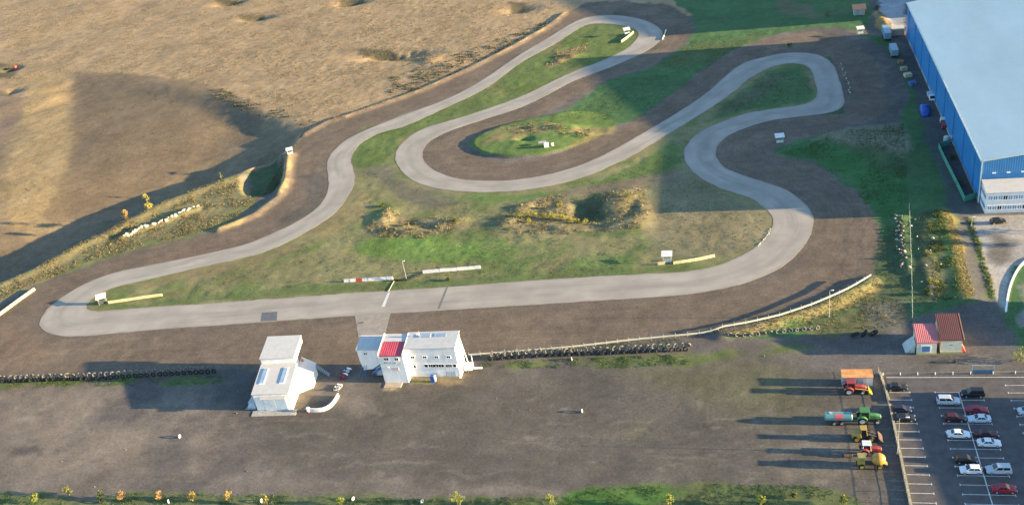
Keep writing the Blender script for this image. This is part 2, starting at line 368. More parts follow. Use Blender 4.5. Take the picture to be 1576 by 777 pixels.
paint([(470,270),(500,262),(505,290),(490,320),(450,342),(430,345),(470,310)], (0.085, 0.078, 0.07), 4, 0.8, dirt=1)
paint(CREST[1:12] + [(376,286),(395,312),(340,352),(255,371),(150,401),(55,438),(0,464),(-40,486)], (0.165, 0.150, 0.075), 1.5, 0.95)
paint([(60,428),(150,390),(250,362),(330,340),(390,300),(398,316),(340,354),(255,373),(150,403),(55,440)], (0.105, 0.125, 0.052), 3, 0.7, noise=NZ1, thr=0.45)
paint([(384,262),(425,242),(436,262),(425,292),(398,304),(378,300)], (0.06, 0.09, 0.04), 2, 0.9)
paint([(446,240),(452,242),(446,262),(446,282),(434,302),(428,300),(434,280),(436,260)], (0.30, 0.235, 0.12), 1, 0.8); paint([(428,306),(394,333),(362,347),(338,356),(340,350),(362,341),(392,328),(420,305)], (0.27, 0.21, 0.10), 1, 0.8)
paint([(802,214),(812,215),(815,221),(803,223),(796,219)], (0.045, 0.045, 0.035), 1, 0.8)
# infield
setc(IN_A * 1.0, OLIVE)
infield_g = IN_A.astype(float)
setc(infield_g * sstep(0.44, 0.6, NZ4) * 0.9, (0.180, 0.165, 0.085)); setc(infield_g * sstep(0.5, 0.62, NZ1) * 0.7, GRASS)
upper = W([(540,170),(700,100),(900,20),(1010,20),(1000,80),(900,130),(760,180),(640,205),(600,240),(560,260),(530,250)])
su = bbox_slice(upper, 5); mu_ = np.zeros(GX.shape); mu_[su] = in_poly(GX[su], GY[su], upper) * IN_A[su]
setc(mu_ * 0.85, GRASS); setc(mu_ * sstep(0.5, 0.65, NZ1) * 0.8, (0.095, 0.13, 0.04)); setc(mu_ * sstep(0.58, 0.7, NZ4) * 0.6, DRY)
def ipaint(pts, col, soft=3, amt=0.8, **k): paint(pts, col, soft, amt, **k)
ipaint([(560,195),(640,190),(615,215),(603,240),(590,252),(550,250),(548,225)], GRASS, 3, 0.8)
ipaint([(552,262),(600,252),(612,272),(640,288),(700,300),(720,310),(660,325),(610,300),(580,280)], (0.105, 0.098, 0.078), 4, 0.75)
ipaint([(660,300),(760,304),(900,288),(960,262),(1000,240),(1035,215),(1050,225),(1040,262),(990,290),(880,300),(760,312)], (0.080, 0.135, 0.042), 3, 0.85)
ipaint([(1085,190),(1130,150),(1180,112),(1230,104),(1248,120),(1252,150),(1225,160),(1150,170)], DGRASS, 3, 0.9)
ipaint([(1100,175),(1140,145),(1190,112),(1210,115),(1180,150),(1140,168)], (0.09, 0.088, 0.06), 5, 0.7)
ipaint([(830,305),(900,288),(1000,268),(1040,262),(1050,280),(990,292),(900,300)], (0.15, 0.115, 0.088), 3, 0.85)
ipaint([(1000,275),(1060,262),(1110,298),(1180,330),(1186,350),(1150,385),(1080,405),(1000,385),(985,330)], (0.160, 0.145, 0.092), 5, 0.8)
ipaint([(1010,335),(1180,330),(1175,365),(1120,380),(1040,372)], (0.215, 0.178, 0.105), 4, 0.75, noise=NZ1, thr=0.45)
ipaint([(560,370),(640,362),(740,375),(760,400),(690,408),(600,400),(540,392)], GRASS2, 5, 0.85)
ipaint([(740,365),(900,372),(1000,380),(980,410),(820,418),(740,405)], (0.10, 0.15, 0.05), 6, 0.7, noise=NZ1, thr=0.46)
ipaint([(300,440),(430,395),(500,380),(560,388),(520,420),(480,440),(330,462),(180,470)], (0.17, 0.145, 0.078), 4, 0.7, noise=NZ4, thr=0.45)
ipaint([(420,420),(520,395),(590,405),(600,425),(520,432),(420,442)], (0.20, 0.155, 0.09), 4, 0.7, noise=NZ1, thr=0.5)
ipaint([(150,476),(300,455),(450,440),(600,435),(800,418),(1020,408),(1075,408),(1078,416),(900,428),(600,448),(300,467)], (0.088, 0.120, 0.046), 2.5, 0.8)
ipaint([(470,345),(540,300),(556,290),(575,300),(570,335),(520,360),(450,385),(430,388)], (0.20, 0.165, 0.085), 4, 0.7)
ipaint([(180,444),(310,413),(400,392),(460,372),(470,380),(400,404),(320,424),(240,440)], (0.17, 0.138, 0.075), 2, 0.8)
for pts in ([(560,350),(600,325),(620,335),(700,338),(712,350),(650,366),(580,362)], [(765,345),(790,325),(850,300),(880,305),(880,322),(930,300),(985,288),(1000,330),(985,350),(900,358),(800,360)]):
    ipaint(pts, (0.150, 0.125, 0.072), 3, 0.8); ipaint(pts, STRAW, 3, 0.7, noise=NZ2, thr=0.55)
ipaint([(880,306),(920,298),(932,310),(928,340),(895,345),(880,325)], (0.055, 0.075, 0.04), 3, 0.8)  # shadow of the right-hand mound painted into the hollow as dark green
ipaint([(835,100),(860,82),(900,68),(905,76),(875,95),(850,105)], (0.21, 0.15, 0.08), 3, 0.8, noise=NZ2, thr=0.42)
# island and the strip of grass between the two legs of the circuit
paint([(842,184),(900,148),(940,124),(1000,106),(1052,72),(1070,46),(1066,22),(1040,6),(1000,-30),(1180,-40),(1330,-20),(1345,20),(1330,48),(1290,42),(1240,44),(1180,56),(1118,82),(1040,138),(985,180),(945,194),(900,196),(850,196)], DGRASS, 1.5, 1.0)
paint([(1180,-30),(1340,-30),(1345,10),(1250,30),(1200,20)], (0.13, 0.12, 0.075), 3, 0.8, noise=NZ1, thr=0.45)
paint([(1060,70),(1130,62),(1180,52),(1130,76),(1080,100),(1010,108)], (0.085, 0.10, 0.045), 3, 0.7)
paint([(1180,60),(1250,50),(1190,70),(1120,88),(1090,98)], (0.14, 0.105, 0.085), 2, 0.8, dirt=1)
paint([(722,226),(727,216),(745,206),(770,196),(800,188),(835,182),(880,172),(930,174),(950,190),(938,201),(905,217),(870,231),(835,240),(785,243),(745,239)], (0.095, 0.145, 0.045), 1.0, rag=False)
paint([(770,200),(835,190),(880,202),(930,196),(935,201),(900,214),(850,206),(800,212),(780,222),(745,222)], (0.20, 0.155, 0.08), 2.5, 0.85, noise=NZ2, thr=0.40)
paint([(740,215),(770,203),(765,222),(745,226)], (0.12, 0.125, 0.055), 3, 0.6)
paint([(870,228),(930,200),(948,190),(944,200),(900,224)], (0.20, 0.165, 0.07), 1.2, 0.8)
# right-hand side: grass, rough ground, verge
paint([(1190,234),(1212,218),(1290,204),(1385,188),(1398,150),(1392,110),(1370,80),(1320,50),(1372,60),(1410,140),(1440,210),(1475,300),(1500,345),(1540,440),(1575,540),(1560,560),(1500,480),(1490,470),(1408,490),(1360,500),(1250,514),(1110,520),(1180,503),(1260,478),(1310,452),(1348,430),(1356,390),(1348,345),(1328,308),(1300,282),(1262,255),(1220,243)], DGRASS, 1.5)
paint([(1200,236),(1225,222),(1290,225),(1360,240),(1398,280),(1400,330),(1352,336),(1340,310),(1310,275),(1262,250)], (0.048, 0.120, 0.040), 3, 0.9)
paint([(1250,215),(1310,200),(1385,188),(1400,215),(1392,245),(1340,232),(1290,222)], (0.175, 0.160, 0.115), 4, 0.9)
paint([(1290,222),(1350,228),(1398,250),(1400,275),(1340,250)], (0.065, 0.075, 0.04), 4, 0.6)
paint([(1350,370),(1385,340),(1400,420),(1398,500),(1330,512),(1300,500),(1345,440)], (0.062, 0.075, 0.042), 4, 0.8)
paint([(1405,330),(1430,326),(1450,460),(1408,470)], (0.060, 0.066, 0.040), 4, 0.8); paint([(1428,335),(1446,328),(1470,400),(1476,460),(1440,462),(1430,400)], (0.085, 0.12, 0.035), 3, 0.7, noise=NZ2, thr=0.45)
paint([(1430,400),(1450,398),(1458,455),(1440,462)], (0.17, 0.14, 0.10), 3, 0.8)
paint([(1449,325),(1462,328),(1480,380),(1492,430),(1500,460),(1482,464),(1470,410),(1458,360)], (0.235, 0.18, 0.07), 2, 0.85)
paint([(1345,42),(1350,20),(1362,34),(1372,52),(1362,52)], (0.33, 0.22, 0.08), 1.5, 0.85)
paint([(1100,516),(1150,508),(1250,482),(1320,450),(1352,430),(1358,440),(1310,470),(1250,494),(1150,516)], (0.23, 0.18, 0.085), 2, 0.8)
paint([(1230,505),(1300,480),(1345,450),(1360,480),(1330,510),(1260,514)], (0.13, 0.12, 0.055), 3, 0.7)
paint([(1320,470),(1380,460),(1398,470),(1396,500),(1340,506)], (0.13, 0.12, 0.105), 4, 0.7)
hp = near & ~IN_B & (TD < 5.5) & (TD > 0.4) & (GX > 2) & (GX < 34) & (GY > 325) & (GY < 378)
setc(hp * 0.9, (0.050, 0.085, 0.040))
# dark lot, lighter patches, damp and grassy spots
paint([(560,600),(900,560),(1250,545),(1360,560),(1366,600),(1380,700),(1392,760),(1100,750),(800,752),(560,745),(380,690),(420,640)], (0.089, 0.082, 0.069), 14, 0.75)
paint([(0,600),(330,588),(360,640),(300,720),(0,740)], (0.180, 0.150, 0.118), 12, 0.85, noise=NZ4, thr=0.36)
paint([(940,660),(1010,640),(1000,668),(960,676)], (0.12, 0.115, 0.075), 6, 0.6)
paint([(1090,560),(1180,556),(1230,580),(1240,640),(1150,645),(1060,610),(960,575)], (0.105, 0.10, 0.058), 12, 0.75)
paint([(30,690),(60,685),(58,702),(15,704)], (0.075, 0.07, 0.066), 3, 0.8)
paint([(0,586),(340,574),(345,590),(220,594),(0,596)], (0.085, 0.12, 0.035), 2, 0.8, noise=NZ1, thr=0.46)
paint([(740,553),(1060,544),(1250,520),(1262,532),(1070,562),(960,566),(740,566)], (0.09, 0.115, 0.04), 2, 0.85, noise=NZ1, thr=0.46)
paint([(640,582),(705,582),(712,590),(640,592)], (0.26, 0.20, 0.115), 1.5, 0.7); paint([(588,588),(606,588),(612,604),(586,604)], (0.33, 0.26, 0.16), 1.2, 0.8); paint([(632,586),(668,584),(668,590),(628,593)], (0.12, 0.13, 0.05), 1, 0.8)
for k in range(70):
    x0, y0 = rng.uniform(0, 1330), rng.uniform(600, 750); w_ = rng.uniform(4, 22); h_ = rng.uniform(2, 4.5)
    paint([(x0, y0), (x0 + w_ * .6, y0 - h_), (x0 + w_, y0), (x0 + w_ * .5, y0 + h_)], (0.23, 0.20, 0.165) if k % 3 else (0.075, 0.07, 0.068), 1.6, 0.55)
for k in range(46):                                      # wheel ruts and scraped lanes across the lot
    x0, y0 = rng.uniform(-20, 1250), rng.uniform(598, 752); L_ = rng.uniform(40, 190); dy_ = rng.uniform(-10, 10); w_ = rng.uniform(.7, 2.0)
    pts = [(x0, y0), (x0 + L_ * .5, y0 + dy_ * .7 + rng.uniform(-2, 2)), (x0 + L_, y0 + dy_)]
    paint(pts + [(x, y + w_) for x, y in pts[::-1]], (0.062, 0.056, 0.052) if k % 2 else (0.20, 0.175, 0.145), 1.2, 0.5)
paint([(1190,688),(1320,684),(1322,694),(1190,698)], (0.19, 0.165, 0.135), 3, 0.6); paint([(1200,714),(1330,712),(1330,732),(1200,734)], (0.185, 0.16, 0.12), 4, 0.6)
paint([(690,742),(800,748),(860,752),(850,764),(700,758)], (0.19, 0.165, 0.14), 4, 0.6); paint([(430,735),(620,738),(620,744),(430,744)], (0.18, 0.155, 0.125), 3, 0.5); paint([(512,612),(560,606),(580,632),(540,640)], (0.19, 0.165, 0.135), 4, 0.5)
# strip of grass along the bottom
paint([(-60,766),(0,756),(60,763),(130,768),(200,757),(300,758),(420,760),(520,762),(650,765),(720,762),(800,768),(880,762),(930,748),(1000,744),(1100,742),(1250,745),(1300,752),(1330,765),(1340,800),(-60,830)], (0.098, 0.118, 0.050), 2, 0.95)
paint([(860,764),(940,750),(1010,748),(1060,760),(1000,785),(860,790)], (0.06, 0.13, 0.03), 3, 0.9)
paint([(60,770),(200,778),(500,775),(480,800),(60,800)], (0.17, 0.145, 0.085), 3, 0.6, noise=NZ1, thr=0.5)
# parking, road and yards
rough_m = np.ones(GX.shape)
PARK = [(28.9, 100), (70, 100), (70, 184.0), (28.9, 184.0)]
paint(PARK, (0.092, 0.086, 0.084), 0.8, rag=False, world=True)
paint([(1255,545),(1365,541),(1500,541),(1640,545),(1640,574),(1365,577),(1240,575)], (0.118, 0.108, 0.098), 3, 0.9)
paint([(1406,486),(1480,470),(1502,470),(1490,430),(1472,360),(1468,330),(1490,330),(1500,380),(1530,450),(1566,540),(1580,548),(1500,546),(1406,546)], (0.098, 0.094, 0.090), 1.5, 0.95)
paint([(1388,60),(1398,60),(1512,332),(1470,340),(1440,260),(1400,120)], (0.085, 0.085, 0.085), 1.5, 0.9)
paint([(1490,333),(1700,326),(1700,408),(1566,408),(1553,430),(1548,482),(1530,455)], CONC, 1.0, 0.95, rag=False)
paint([(1525,362),(1545,358),(1560,375),(1570,402),(1535,410),(1525,395)], (0.085, 0.075, 0.062), 4, 0.8)
paint([(1548,482),(1552,440),(1566,410),(1700,400),(1700,560),(1580,556)], DGRASS, 1.0)
paint([(1568,440),(1700,430),(1700,510),(1570,505)], (0.20, 0.19, 0.17), 1.5)
paint([(1488,335),(1496,338),(1533,455),(1528,462),(1500,375)], (0.10, 0.135, 0.04), 1, 0.9)
paint([(1340,-30),(1500,-40),(1480,0),(1395,6),(1390,40),(1376,44),(1362,30)], (0.27, 0.28, 0.29), 1.2)

# fine relief, calmer on dirt and under asphalt
veg = np.clip((C[..., 1] - C[..., 2] * 1.15) * 14, 0, 1)
amp = 0.02 + 0.10 * veg
amp = np.where(GX < -160, amp + 0.01, amp)
amp = np.where((GX > 28.5) & (GY < 185), 0.0, amp); amp = np.where((GX > 62) & (GY > 235) & (GX < 160), 0.0, amp)
Z += (NZ2 - 0.5) * 2 * amp + (NZ1 - 0.5) * 2 * np.where((GX > 28.5) & (GY < 185), 0, 0.025 + 0.06 * veg)
Z += (NZ3 - 0.5) * 1.2 * sstep(-230, -300, GX)
fl = np.where(RING, 1.0, sstep(4.0, 1.0, TD))
Z = Z * (1 - fl) + (-0.02) * fl
def flatten(x0, x1, y0, y1, pad=2.0, z=-0.03):
    global Z
    d = np.maximum(np.maximum(x0 - GX, GX - x1), np.maximum(y0 - GY, GY - y1)); m = sstep(pad, 0.3, d); Z = Z * (1 - m) + z * m
for r_ in ((28.6, 80, 100, 186), (-120, -107, 169, 191), (-96, -66, 181, 190), (34, 49, 190, 205), (62, 130, 252, 395), (60, 100, 215, 262), (19, 26.5, 179, 183.5)): flatten(*r_)

def ground_z(x, y):
    i = int(np.clip(np.searchsorted(XS, x) - 1, 0, NX - 2)); j = int(np.clip(np.searchsorted(YS, y) - 1, 0, NY - 2))
    tx = (x - XS[i]) / (XS[i + 1] - XS[i]); ty = (y - YS[j]) / (YS[j + 1] - YS[j])
    return float((Z[j, i] * (1 - tx) + Z[j, i + 1] * tx) * (1 - ty) + (Z[j + 1, i] * (1 - tx) + Z[j + 1, i + 1] * tx) * ty)
def at(x, y, z=None):
    """stand something on the terrain where the photo shows its foot"""
    zz = 0.0
    for _ in range(5):
        p = g(x, y, zz); zz = ground_z(p[0], p[1])
    return (float(p[0]), float(p[1]), zz if z is None else z)

def ground_material():
    m = bpy.data.materials.new('ground_cover'); m.use_nodes = True
    N = m.node_tree.nodes; L = m.node_tree.links; b = N['Principled BSDF']
    b.inputs['Roughness'].default_value = 0.95; b.inputs['Specular IOR Level'].default_value = 0.1
    at_ = N.new('ShaderNodeAttribute'); at_.attribute_name = 'cover'
    td_ = N.new('ShaderNodeAttribute'); td_.attribute_name = 'edge_distance'
    ge = N.new('ShaderNodeNewGeometry')
    def noise(scale, detail, rough, vec=None):
        n = N.new('ShaderNodeTexNoise'); n.inputs['Scale'].default_value = scale; n.inputs['Detail'].default_value = detail; n.inputs['Roughness'].default_value = rough
        L.new(vec or ge.outputs['Position'], n.inputs['Vector']); return n.outputs[0]
    def mr(i, a, b_, c, d):
        n = N.new('ShaderNodeMapRange'); n.inputs[1].default_value = a; n.inputs[2].default_value = b_; n.inputs[3].default_value = c; n.inputs[4].default_value = d
        L.new(i, n.inputs[0]); return n.outputs[0]
    def mul(a, b_):
        n = N.new('ShaderNodeMath'); n.operation = 'MULTIPLY'; L.new(a, n.inputs[0])
        if isinstance(b_, float): n.inputs[1].default_value = b_
        else: L.new(b_, n.inputs[1])
        return n.outputs[0]
    fine = mr(noise(1.5, 6, 0.78), 0.3, 0.7, 0.66, 1.34)
    mid = mr(noise(0.35, 5, 0.6), 0.3, 0.7, 0.85, 1.15)
    sep = N.new('ShaderNodeSeparateXYZ'); L.new(ge.outputs['Position'], sep.inputs[0])
    # harrow and wheel lines that follow the circuit on the dirt
    cmb = N.new('ShaderNodeCombineXYZ'); L.new(mul(td_.outputs['Fac'], 0.5), cmb.inputs[0]); L.new(mul(sep.outputs[0], 0.035), cmb.inputs[1]); L.new(mul(sep.outputs[1], 0.035), cmb.inputs[2])
    st = mr(noise(1.6, 4, 0.65, cmb.outputs[0]), 0.3, 0.7, 0.91, 1.09)
    one = N.new('ShaderNodeMix'); one.data_type = 'FLOAT'; one.inputs[2].default_value = 1.0
    L.new(at_.outputs['Alpha'], one.inputs[0]); L.new(st, one.inputs[3])
    tot = mul(mul(mul(fine, mid), mr(noise(0.07, 3, 0.55), 0.3, 0.7, 0.84, 1.16)), one.outputs[0])
    vm = N.new('ShaderNodeVectorMath'); vm.operation = 'SCALE'; L.new(at_.outputs['Color'], vm.inputs[0]); L.new(tot, vm.inputs[3])
    L.new(vm.outputs[0], b.inputs['Base Color'])
    bp = N.new('ShaderNodeBump'); bp.inputs['Strength'].default_value = 0.42; bp.inputs['Distance'].default_value = 0.07
    L.new(noise(3.2, 5, 0.7), bp.inputs['Height']); L.new(bp.outputs[0], b.inputs['Normal'])
    return m

def make_terrain():
    me = bpy.data.meshes.new('ground')
    nv = NX * NY; me.vertices.add(nv)
    me.vertices.foreach_set('co', np.stack([GX, GY, Z], -1).astype(np.float32).ravel())
    idx = np.arange(nv).reshape(NY, NX)
    q = np.stack([idx[:-1, :-1], idx[:-1, 1:], idx[1:, 1:], idx[1:, :-1]], -1).reshape(-1, 4)
    nf = len(q); me.loops.add(nf * 4); me.polygons.add(nf)
    me.loops.foreach_set('vertex_index', q.ravel().astype(np.int32))
    me.polygons.foreach_set('loop_start', np.arange(0, nf * 4, 4, dtype=np.int32)); me.polygons.foreach_set('loop_total', np.full(nf, 4, np.int32))
    me.polygons.foreach_set('use_smooth', np.ones(nf, bool))
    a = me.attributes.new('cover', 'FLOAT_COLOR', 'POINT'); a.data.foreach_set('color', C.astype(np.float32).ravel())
    a = me.attributes.new('edge_distance', 'FLOAT', 'POINT'); a.data.foreach_set('value', TD.astype(np.float32).ravel())
    me.update(); me.materials.append(ground_material())
    o = bpy.data.objects.new('ground', me); COL.objects.link(o); tag(o, kind='structure')
    return o
make_terrain()

# ------------------------------------------------------------------ the circuit
def pair_edges(A, B):
    """walk both edges together so that opposite points belong to one cross-section"""
    A = A[::2]; B = B[::2]; na, nb = len(A), len(B)
    D = np.hypot(A[:, None, 0] - B[None, :, 0], A[:, None, 1] - B[None, :, 1])
    s0 = int(D[0].argmin()); B = np.roll(B, -s0, 0); D = np.roll(D, -s0, 1)
    S = np.full((na, nb), 1e18); S[0, 0] = D[0, 0]
    Dl = D.tolist(); Sl = S.tolist()
    for i in range(na):
        for j in range(max(0, int(i * nb / na) - 160), min(nb, int(i * nb / na) + 160)):
            if i == j == 0: continue
            m = 1e18
            if i and Sl[i - 1][j] + 0.0 < m: m = Sl[i - 1][j]
            if j and Sl[i][j - 1] < m: m = Sl[i][j - 1]
            if i and j and Sl[i - 1][j - 1] < m: m = Sl[i - 1][j - 1]
            Sl[i][j] = m + Dl[i][j]
    i, j = na - 1, nb - 1; path = [(i, j)]
    while i or j:
        c = []
        if i and j: c.append((Sl[i - 1][j - 1], i - 1, j - 1))
        if i: c.append((Sl[i - 1][j], i - 1, j))
        if j: c.append((Sl[i][j - 1], i, j - 1))
        _, i, j = min(c); path.append((i, j))
    path.reverse()
    return np.array([A[i] for i, _ in path]), np.array([B[j] for _, j in path])
PA, PB = pair_edges(EA, EB)

def track_material(name, col, dark=0.75):
    m = bpy.data.materials.new(name); m.use_nodes = True
    N = m.node_tree.nodes; L = m.node_tree.links; b = N['Principled BSDF']
    b.inputs['Roughness'].default_value = 0.85; b.inputs['Specular IOR Level'].default_value = 0.25
    uv = N.new('ShaderNodeAttribute'); uv.attribute_name = 'lane'
    ge = N.new('ShaderNodeNewGeometry')
    def noise(scale, detail, rough, vec):
        n = N.new('ShaderNodeTexNoise'); n.inputs['Scale'].default_value = scale; n.inputs['Detail'].default_value = detail; n.inputs['Roughness'].default_value = rough
        L.new(vec, n.inputs['Vector']); return n.outputs[0]
    def mr(i, a, b_, c, d):
        n = N.new('ShaderNodeMapRange'); n.inputs[1].default_value = a; n.inputs[2].default_value = b_; n.inputs[3].default_value = c; n.inputs[4].default_value = d
        L.new(i, n.inputs[0]); return n.outputs[0]
    def mul(a, b_):
        n = N.new('ShaderNodeMath'); n.operation = 'MULTIPLY'; L.new(a, n.inputs[0]); L.new(b_, n.inputs[1]); return n.outputs[0]
    streak = mr(noise(1.0, 4, 0.6, uv.outputs['Vector']), 0.3, 0.7, 0.93, 1.06)
    blot = mr(noise(0.11, 4, 0.55, ge.outputs['Position']), 0.32, 0.68, 0.84, 1.12)
    grain = mr(noise(5.0, 4, 0.7, ge.outputs['Position']), 0.3, 0.7, 0.92, 1.08)
    v = N.new('ShaderNodeVectorMath'); v.operation = 'SCALE'; v.inputs[0].default_value = col
    L.new(mul(mul(streak, blot), grain), v.inputs[3])
    sx = N.new('ShaderNodeSeparateXYZ'); L.new(uv.outputs['Vector'], sx.inputs[0])
    wob = N.new('ShaderNodeMath'); wob.operation = 'ADD'; L.new(sx.outputs[0], wob.inputs[0]); L.new(mr(noise(0.05, 2, 0.5, ge.outputs['Position']), 0.3, 0.7, -1.6, 1.6), wob.inputs[1])
    a1 = mr(wob.outputs[0], 1.6, 2.8, 0.0, 1.0); a2 = mr(wob.outputs[0], 3.4, 4.6, 1.0, 0.0)
    rub = mul(mul(a1, a2), mr(noise(0.9, 3, 0.6, uv.outputs['Vector']), 0.35, 0.65, 0.1, 0.75))
    m1 = N.new('ShaderNodeMix'); m1.data_type = 'RGBA'; m1.inputs[7].default_value = tuple(c * 0.70 for c in col) + (1,); L.new(rub, m1.inputs[0]); L.new(v.outputs[0], m1.inputs[6])
    e1 = mr(sx.outputs[0], 0.0, 0.55, 1.0, 0.0); e2 = mr(sx.outputs[0], 5.4, 6.0, 0.0, 1.0)
    ed = N.new('ShaderNodeMath'); ed.operation = 'MAXIMUM'; L.new(e1, ed.inputs[0]); L.new(e2, ed.inputs[1])
    dust = mul(ed.outputs[0], mr(noise(0.22, 4, 0.65, ge.outputs['Position']), 0.42, 0.6, 0.0, 0.75))
    m2 = N.new('ShaderNodeMix'); m2.data_type = 'RGBA'; m2.inputs[7].default_value = (0.20, 0.16, 0.12, 1); L.new(dust, m2.inputs[0]); L.new(m1.outputs[2], m2.inputs[6])
    L.new(m2.outputs[2], b.inputs['Base Color'])
    bp = N.new('ShaderNodeBump'); bp.inputs['Strength'].default_value = 0.25; bp.inputs['Distance'].default_value = 0.03
    L.new(noise(3.0, 4, 0.6, ge.outputs['Position']), bp.inputs['Height']); L.new(bp.outputs[0], b.inputs['Normal'])
    return m
TRACK_MAT = track_material('track_asphalt', (0.292, 0.268, 0.233))
def make_track():
    K = 9; n = len(PA); vs = []; lane = []; al = 0.0
    mid = (PA + PB) / 2; step = np.r_[0, np.linalg.norm(np.diff(mid, axis=0), axis=1)]
    jit = (vnoise(mid[:, 0] / 1.3, mid[:, 1] / 1.3, 77) - 0.5) * 0.5
    for i in range(n):
        al += step[i]; w = np.linalg.norm(PB[i] - PA[i]) + 1e-6
        for k in range(K + 1):
            t = k / K
            if k == 0: t += jit[i] / w
            if k == K: t -= jit[(i * 7) % n] / w * 0.6
            p = PA[i] * (1 - t) + PB[i] * t
            vs.append((p[0], p[1], 0.02)); lane.append((t * 6.0, al * 0.03, 0.0))
        # a skirt down each edge gives the sheet its thickness
    fs = []
    for i in range(n):
        j = (i + 1) % n
        for k in range(K): fs.append((i * (K + 1) + k, j * (K + 1) + k, j * (K + 1) + k + 1, i * (K + 1) + k + 1))
    base = len(vs)
    for i in range(n):
        for k in (0, K):
            v = vs[i * (K + 1) + k]; vs.append((v[0], v[1], -0.35)); lane.append((0, 0, 0))
    for i in range(n):
        j = (i + 1) % n
        fs.append((i * (K + 1), base + 2 * i, base + 2 * j, j * (K + 1)))
        fs.append((i * (K + 1) + K, j * (K + 1) + K, base + 2 * j + 1, base + 2 * i + 1))
    me = bpy.data.meshes.new('kart_track'); me.from_pydata(vs, [], fs)
    a = me.attributes.new('lane', 'FLOAT_VECTOR', 'POINT'); a.data.foreach_set('vector', np.array(lane, np.float32).ravel())
    me.update(); me.materials.append(TRACK_MAT)
    o = bpy.data.objects.new('kart_track', me); COL.objects.link(o); tag(o, kind='structure')
make_track()
def flat_sheet(name, pts, z, m, thick=0.25, world=False, kind='structure', parent=None):
    p = pts if world else W(pts); n = len(p)
    vs = [(x, y, z) for x, y in p] + [(x, y, z - thick) for x, y in p]
    fs = [tuple(range(n))] + [(i, i + n, (i + 1) % n + n, (i + 1) % n) for i in range(n)]
    me = bpy.data.meshes.new(name); me.from_pydata(vs, [], fs); me.update(); me.materials.append(m)
    o = bpy.data.objects.new(name, me); COL.objects.link(o)
    if parent: o.parent = parent
    if kind: tag(o, kind=kind)
    return o
flat_sheet('pit_lane', [(549,490),(600,485),(601,480),(545,483),(548,500),(552,520),(588,516),(594,500),(600,484)][:0] or [(545,481),(602,478),(598,492),(592,515),(551,519),(549,500)], 0.016, mat('pit_concrete', (0.25, 0.225, 0.195), 0.9, 0.12, 0.6))

# ------------------------------------------------------------------ buildings
WHITE = mat('white_render', (0.74, 0.73, 0.72), 0.8, 0.07, 1.1, stretch=(1, 1, 0.16))
WHITE_R = mat('white_roof_sheet', (0.44, 0.435, 0.42), 0.6, 0.05, 0.8)
GLASS_D = mat('dark_glass', (0.02, 0.022, 0.026), 0.15, 0.1, 2.0, spec=0.5)
GLASS_B = mat('blue_glass', (0.26, 0.35, 0.46), 0.2, 0.15, 0.8, spec=0.5)
GREYM = mat('grey_metal', (0.30, 0.31, 0.32), 0.5, 0.1, 2.0)
FRAME = mat('white_frame', (0.78, 0.78, 0.77), 0.5, 0.04)

def window(parent, c, w, h, axis='y', panes=2, glass=None, depth=0.10, sgn=-1):
    """a framed window set proud of the wall whose outer face is at c; axis = wall normal"""
    glass = glass or GLASS_D
    def P3(a, d, z): return (c[0] + a, c[1] + sgn * d, c[2] + z) if axis == 'y' else (c[0] + sgn * d, c[1] + a, c[2] + z)
    def bx(mb, a0, a1, z0, z1, d0, d1):
        q = [P3(a, d, z) for z in (z0, z1) for (a, d) in ((a0, d0), (a1, d0), (a1, d1), (a0, d1))]
        mb.hexa(q[:4], q[4:])
    f = MB(); t = 0.09
    bx(f, -w / 2 - t, w / 2 + t, h / 2, h / 2 + t, -0.02, depth); bx(f, -w / 2 - t, w / 2 + t, -h / 2 - t, -h / 2, -0.02, depth + 0.06)
    bx(f, -w / 2 - t, -w / 2, -h / 2, h / 2, -0.02, depth); bx(f, w / 2, w / 2 + t, -h / 2, h / 2, -0.02, depth)
    for k in range(1, panes):
        a = -w / 2 + w * k / panes; bx(f, a - 0.05, a + 0.05, -h / 2, h / 2, -0.02, depth - 0.01)
    fo = f.build('window', FRAME, parent)
    for k in range(panes):
        p = MB(); a0 = -w / 2 + w * k / panes + (0.05 if k else 0); a1 = -w / 2 + w * (k + 1) / panes - (0.05 if k < panes - 1 else 0)
        bx(p, a0, a1, -h / 2, h / 2, -0.01, 0.03); p.build('pane', glass, fo)
    return fo

# --- the blue warehouse with its office annex
BLUE_X = ribbed('blue_cladding_side', (0.024, 0.185, 0.44), 1, 0.6, 0.05); BLUE_Y = ribbed('blue_cladding_front', (0.035, 0.19, 0.43), 0, 0.6, 0.05)
ROOFB = mat('warehouse_roof', (0.95, 0.80, 0.63), 0.65, 0.05, 0.05, spec=0.2, stretch=(1, 0.3, 1))
TRIM = mat('pale_trim', (0.66, 0.68, 0.58), 0.6, 0.08); CONCR = mat('concrete', (0.33, 0.32, 0.30), 0.9, 0.15, 1.2)
wh = thing('warehouse', 'huge warehouse with blue walls and pale flat roof beside the kart circuit', 'warehouse', (0, 0, 0))
X0, Y0, Y1, XR, EAVE, RISE = 62.8, 260.0, 394.0, 124.0, 12.9, 0.150
def zr(x): return EAVE + (x - X0) * RISE
MB().hexa([(X0, Y0, 0.9), (X0 + .3, Y0, 0.9), (X0 + .3, Y1, 0.9), (X0, Y1, 0.9)], [(X0, Y0, EAVE), (X0 + .3, Y0, EAVE), (X0 + .3, Y1, EAVE), (X0, Y1, EAVE)]).build('side_wall', BLUE_X, wh)
MB().hexa([(X0 + .31, Y0, 0), (XR, Y0, 0), (XR, Y0 + .3, 0), (X0 + .31, Y0 + .3, 0)], [(X0 + .31, Y0, EAVE), (XR, Y0, zr(XR)), (XR, Y0 + .3, zr(XR)), (X0 + .31, Y0 + .3, EAVE)]).build('front_wall', BLUE_Y, wh)
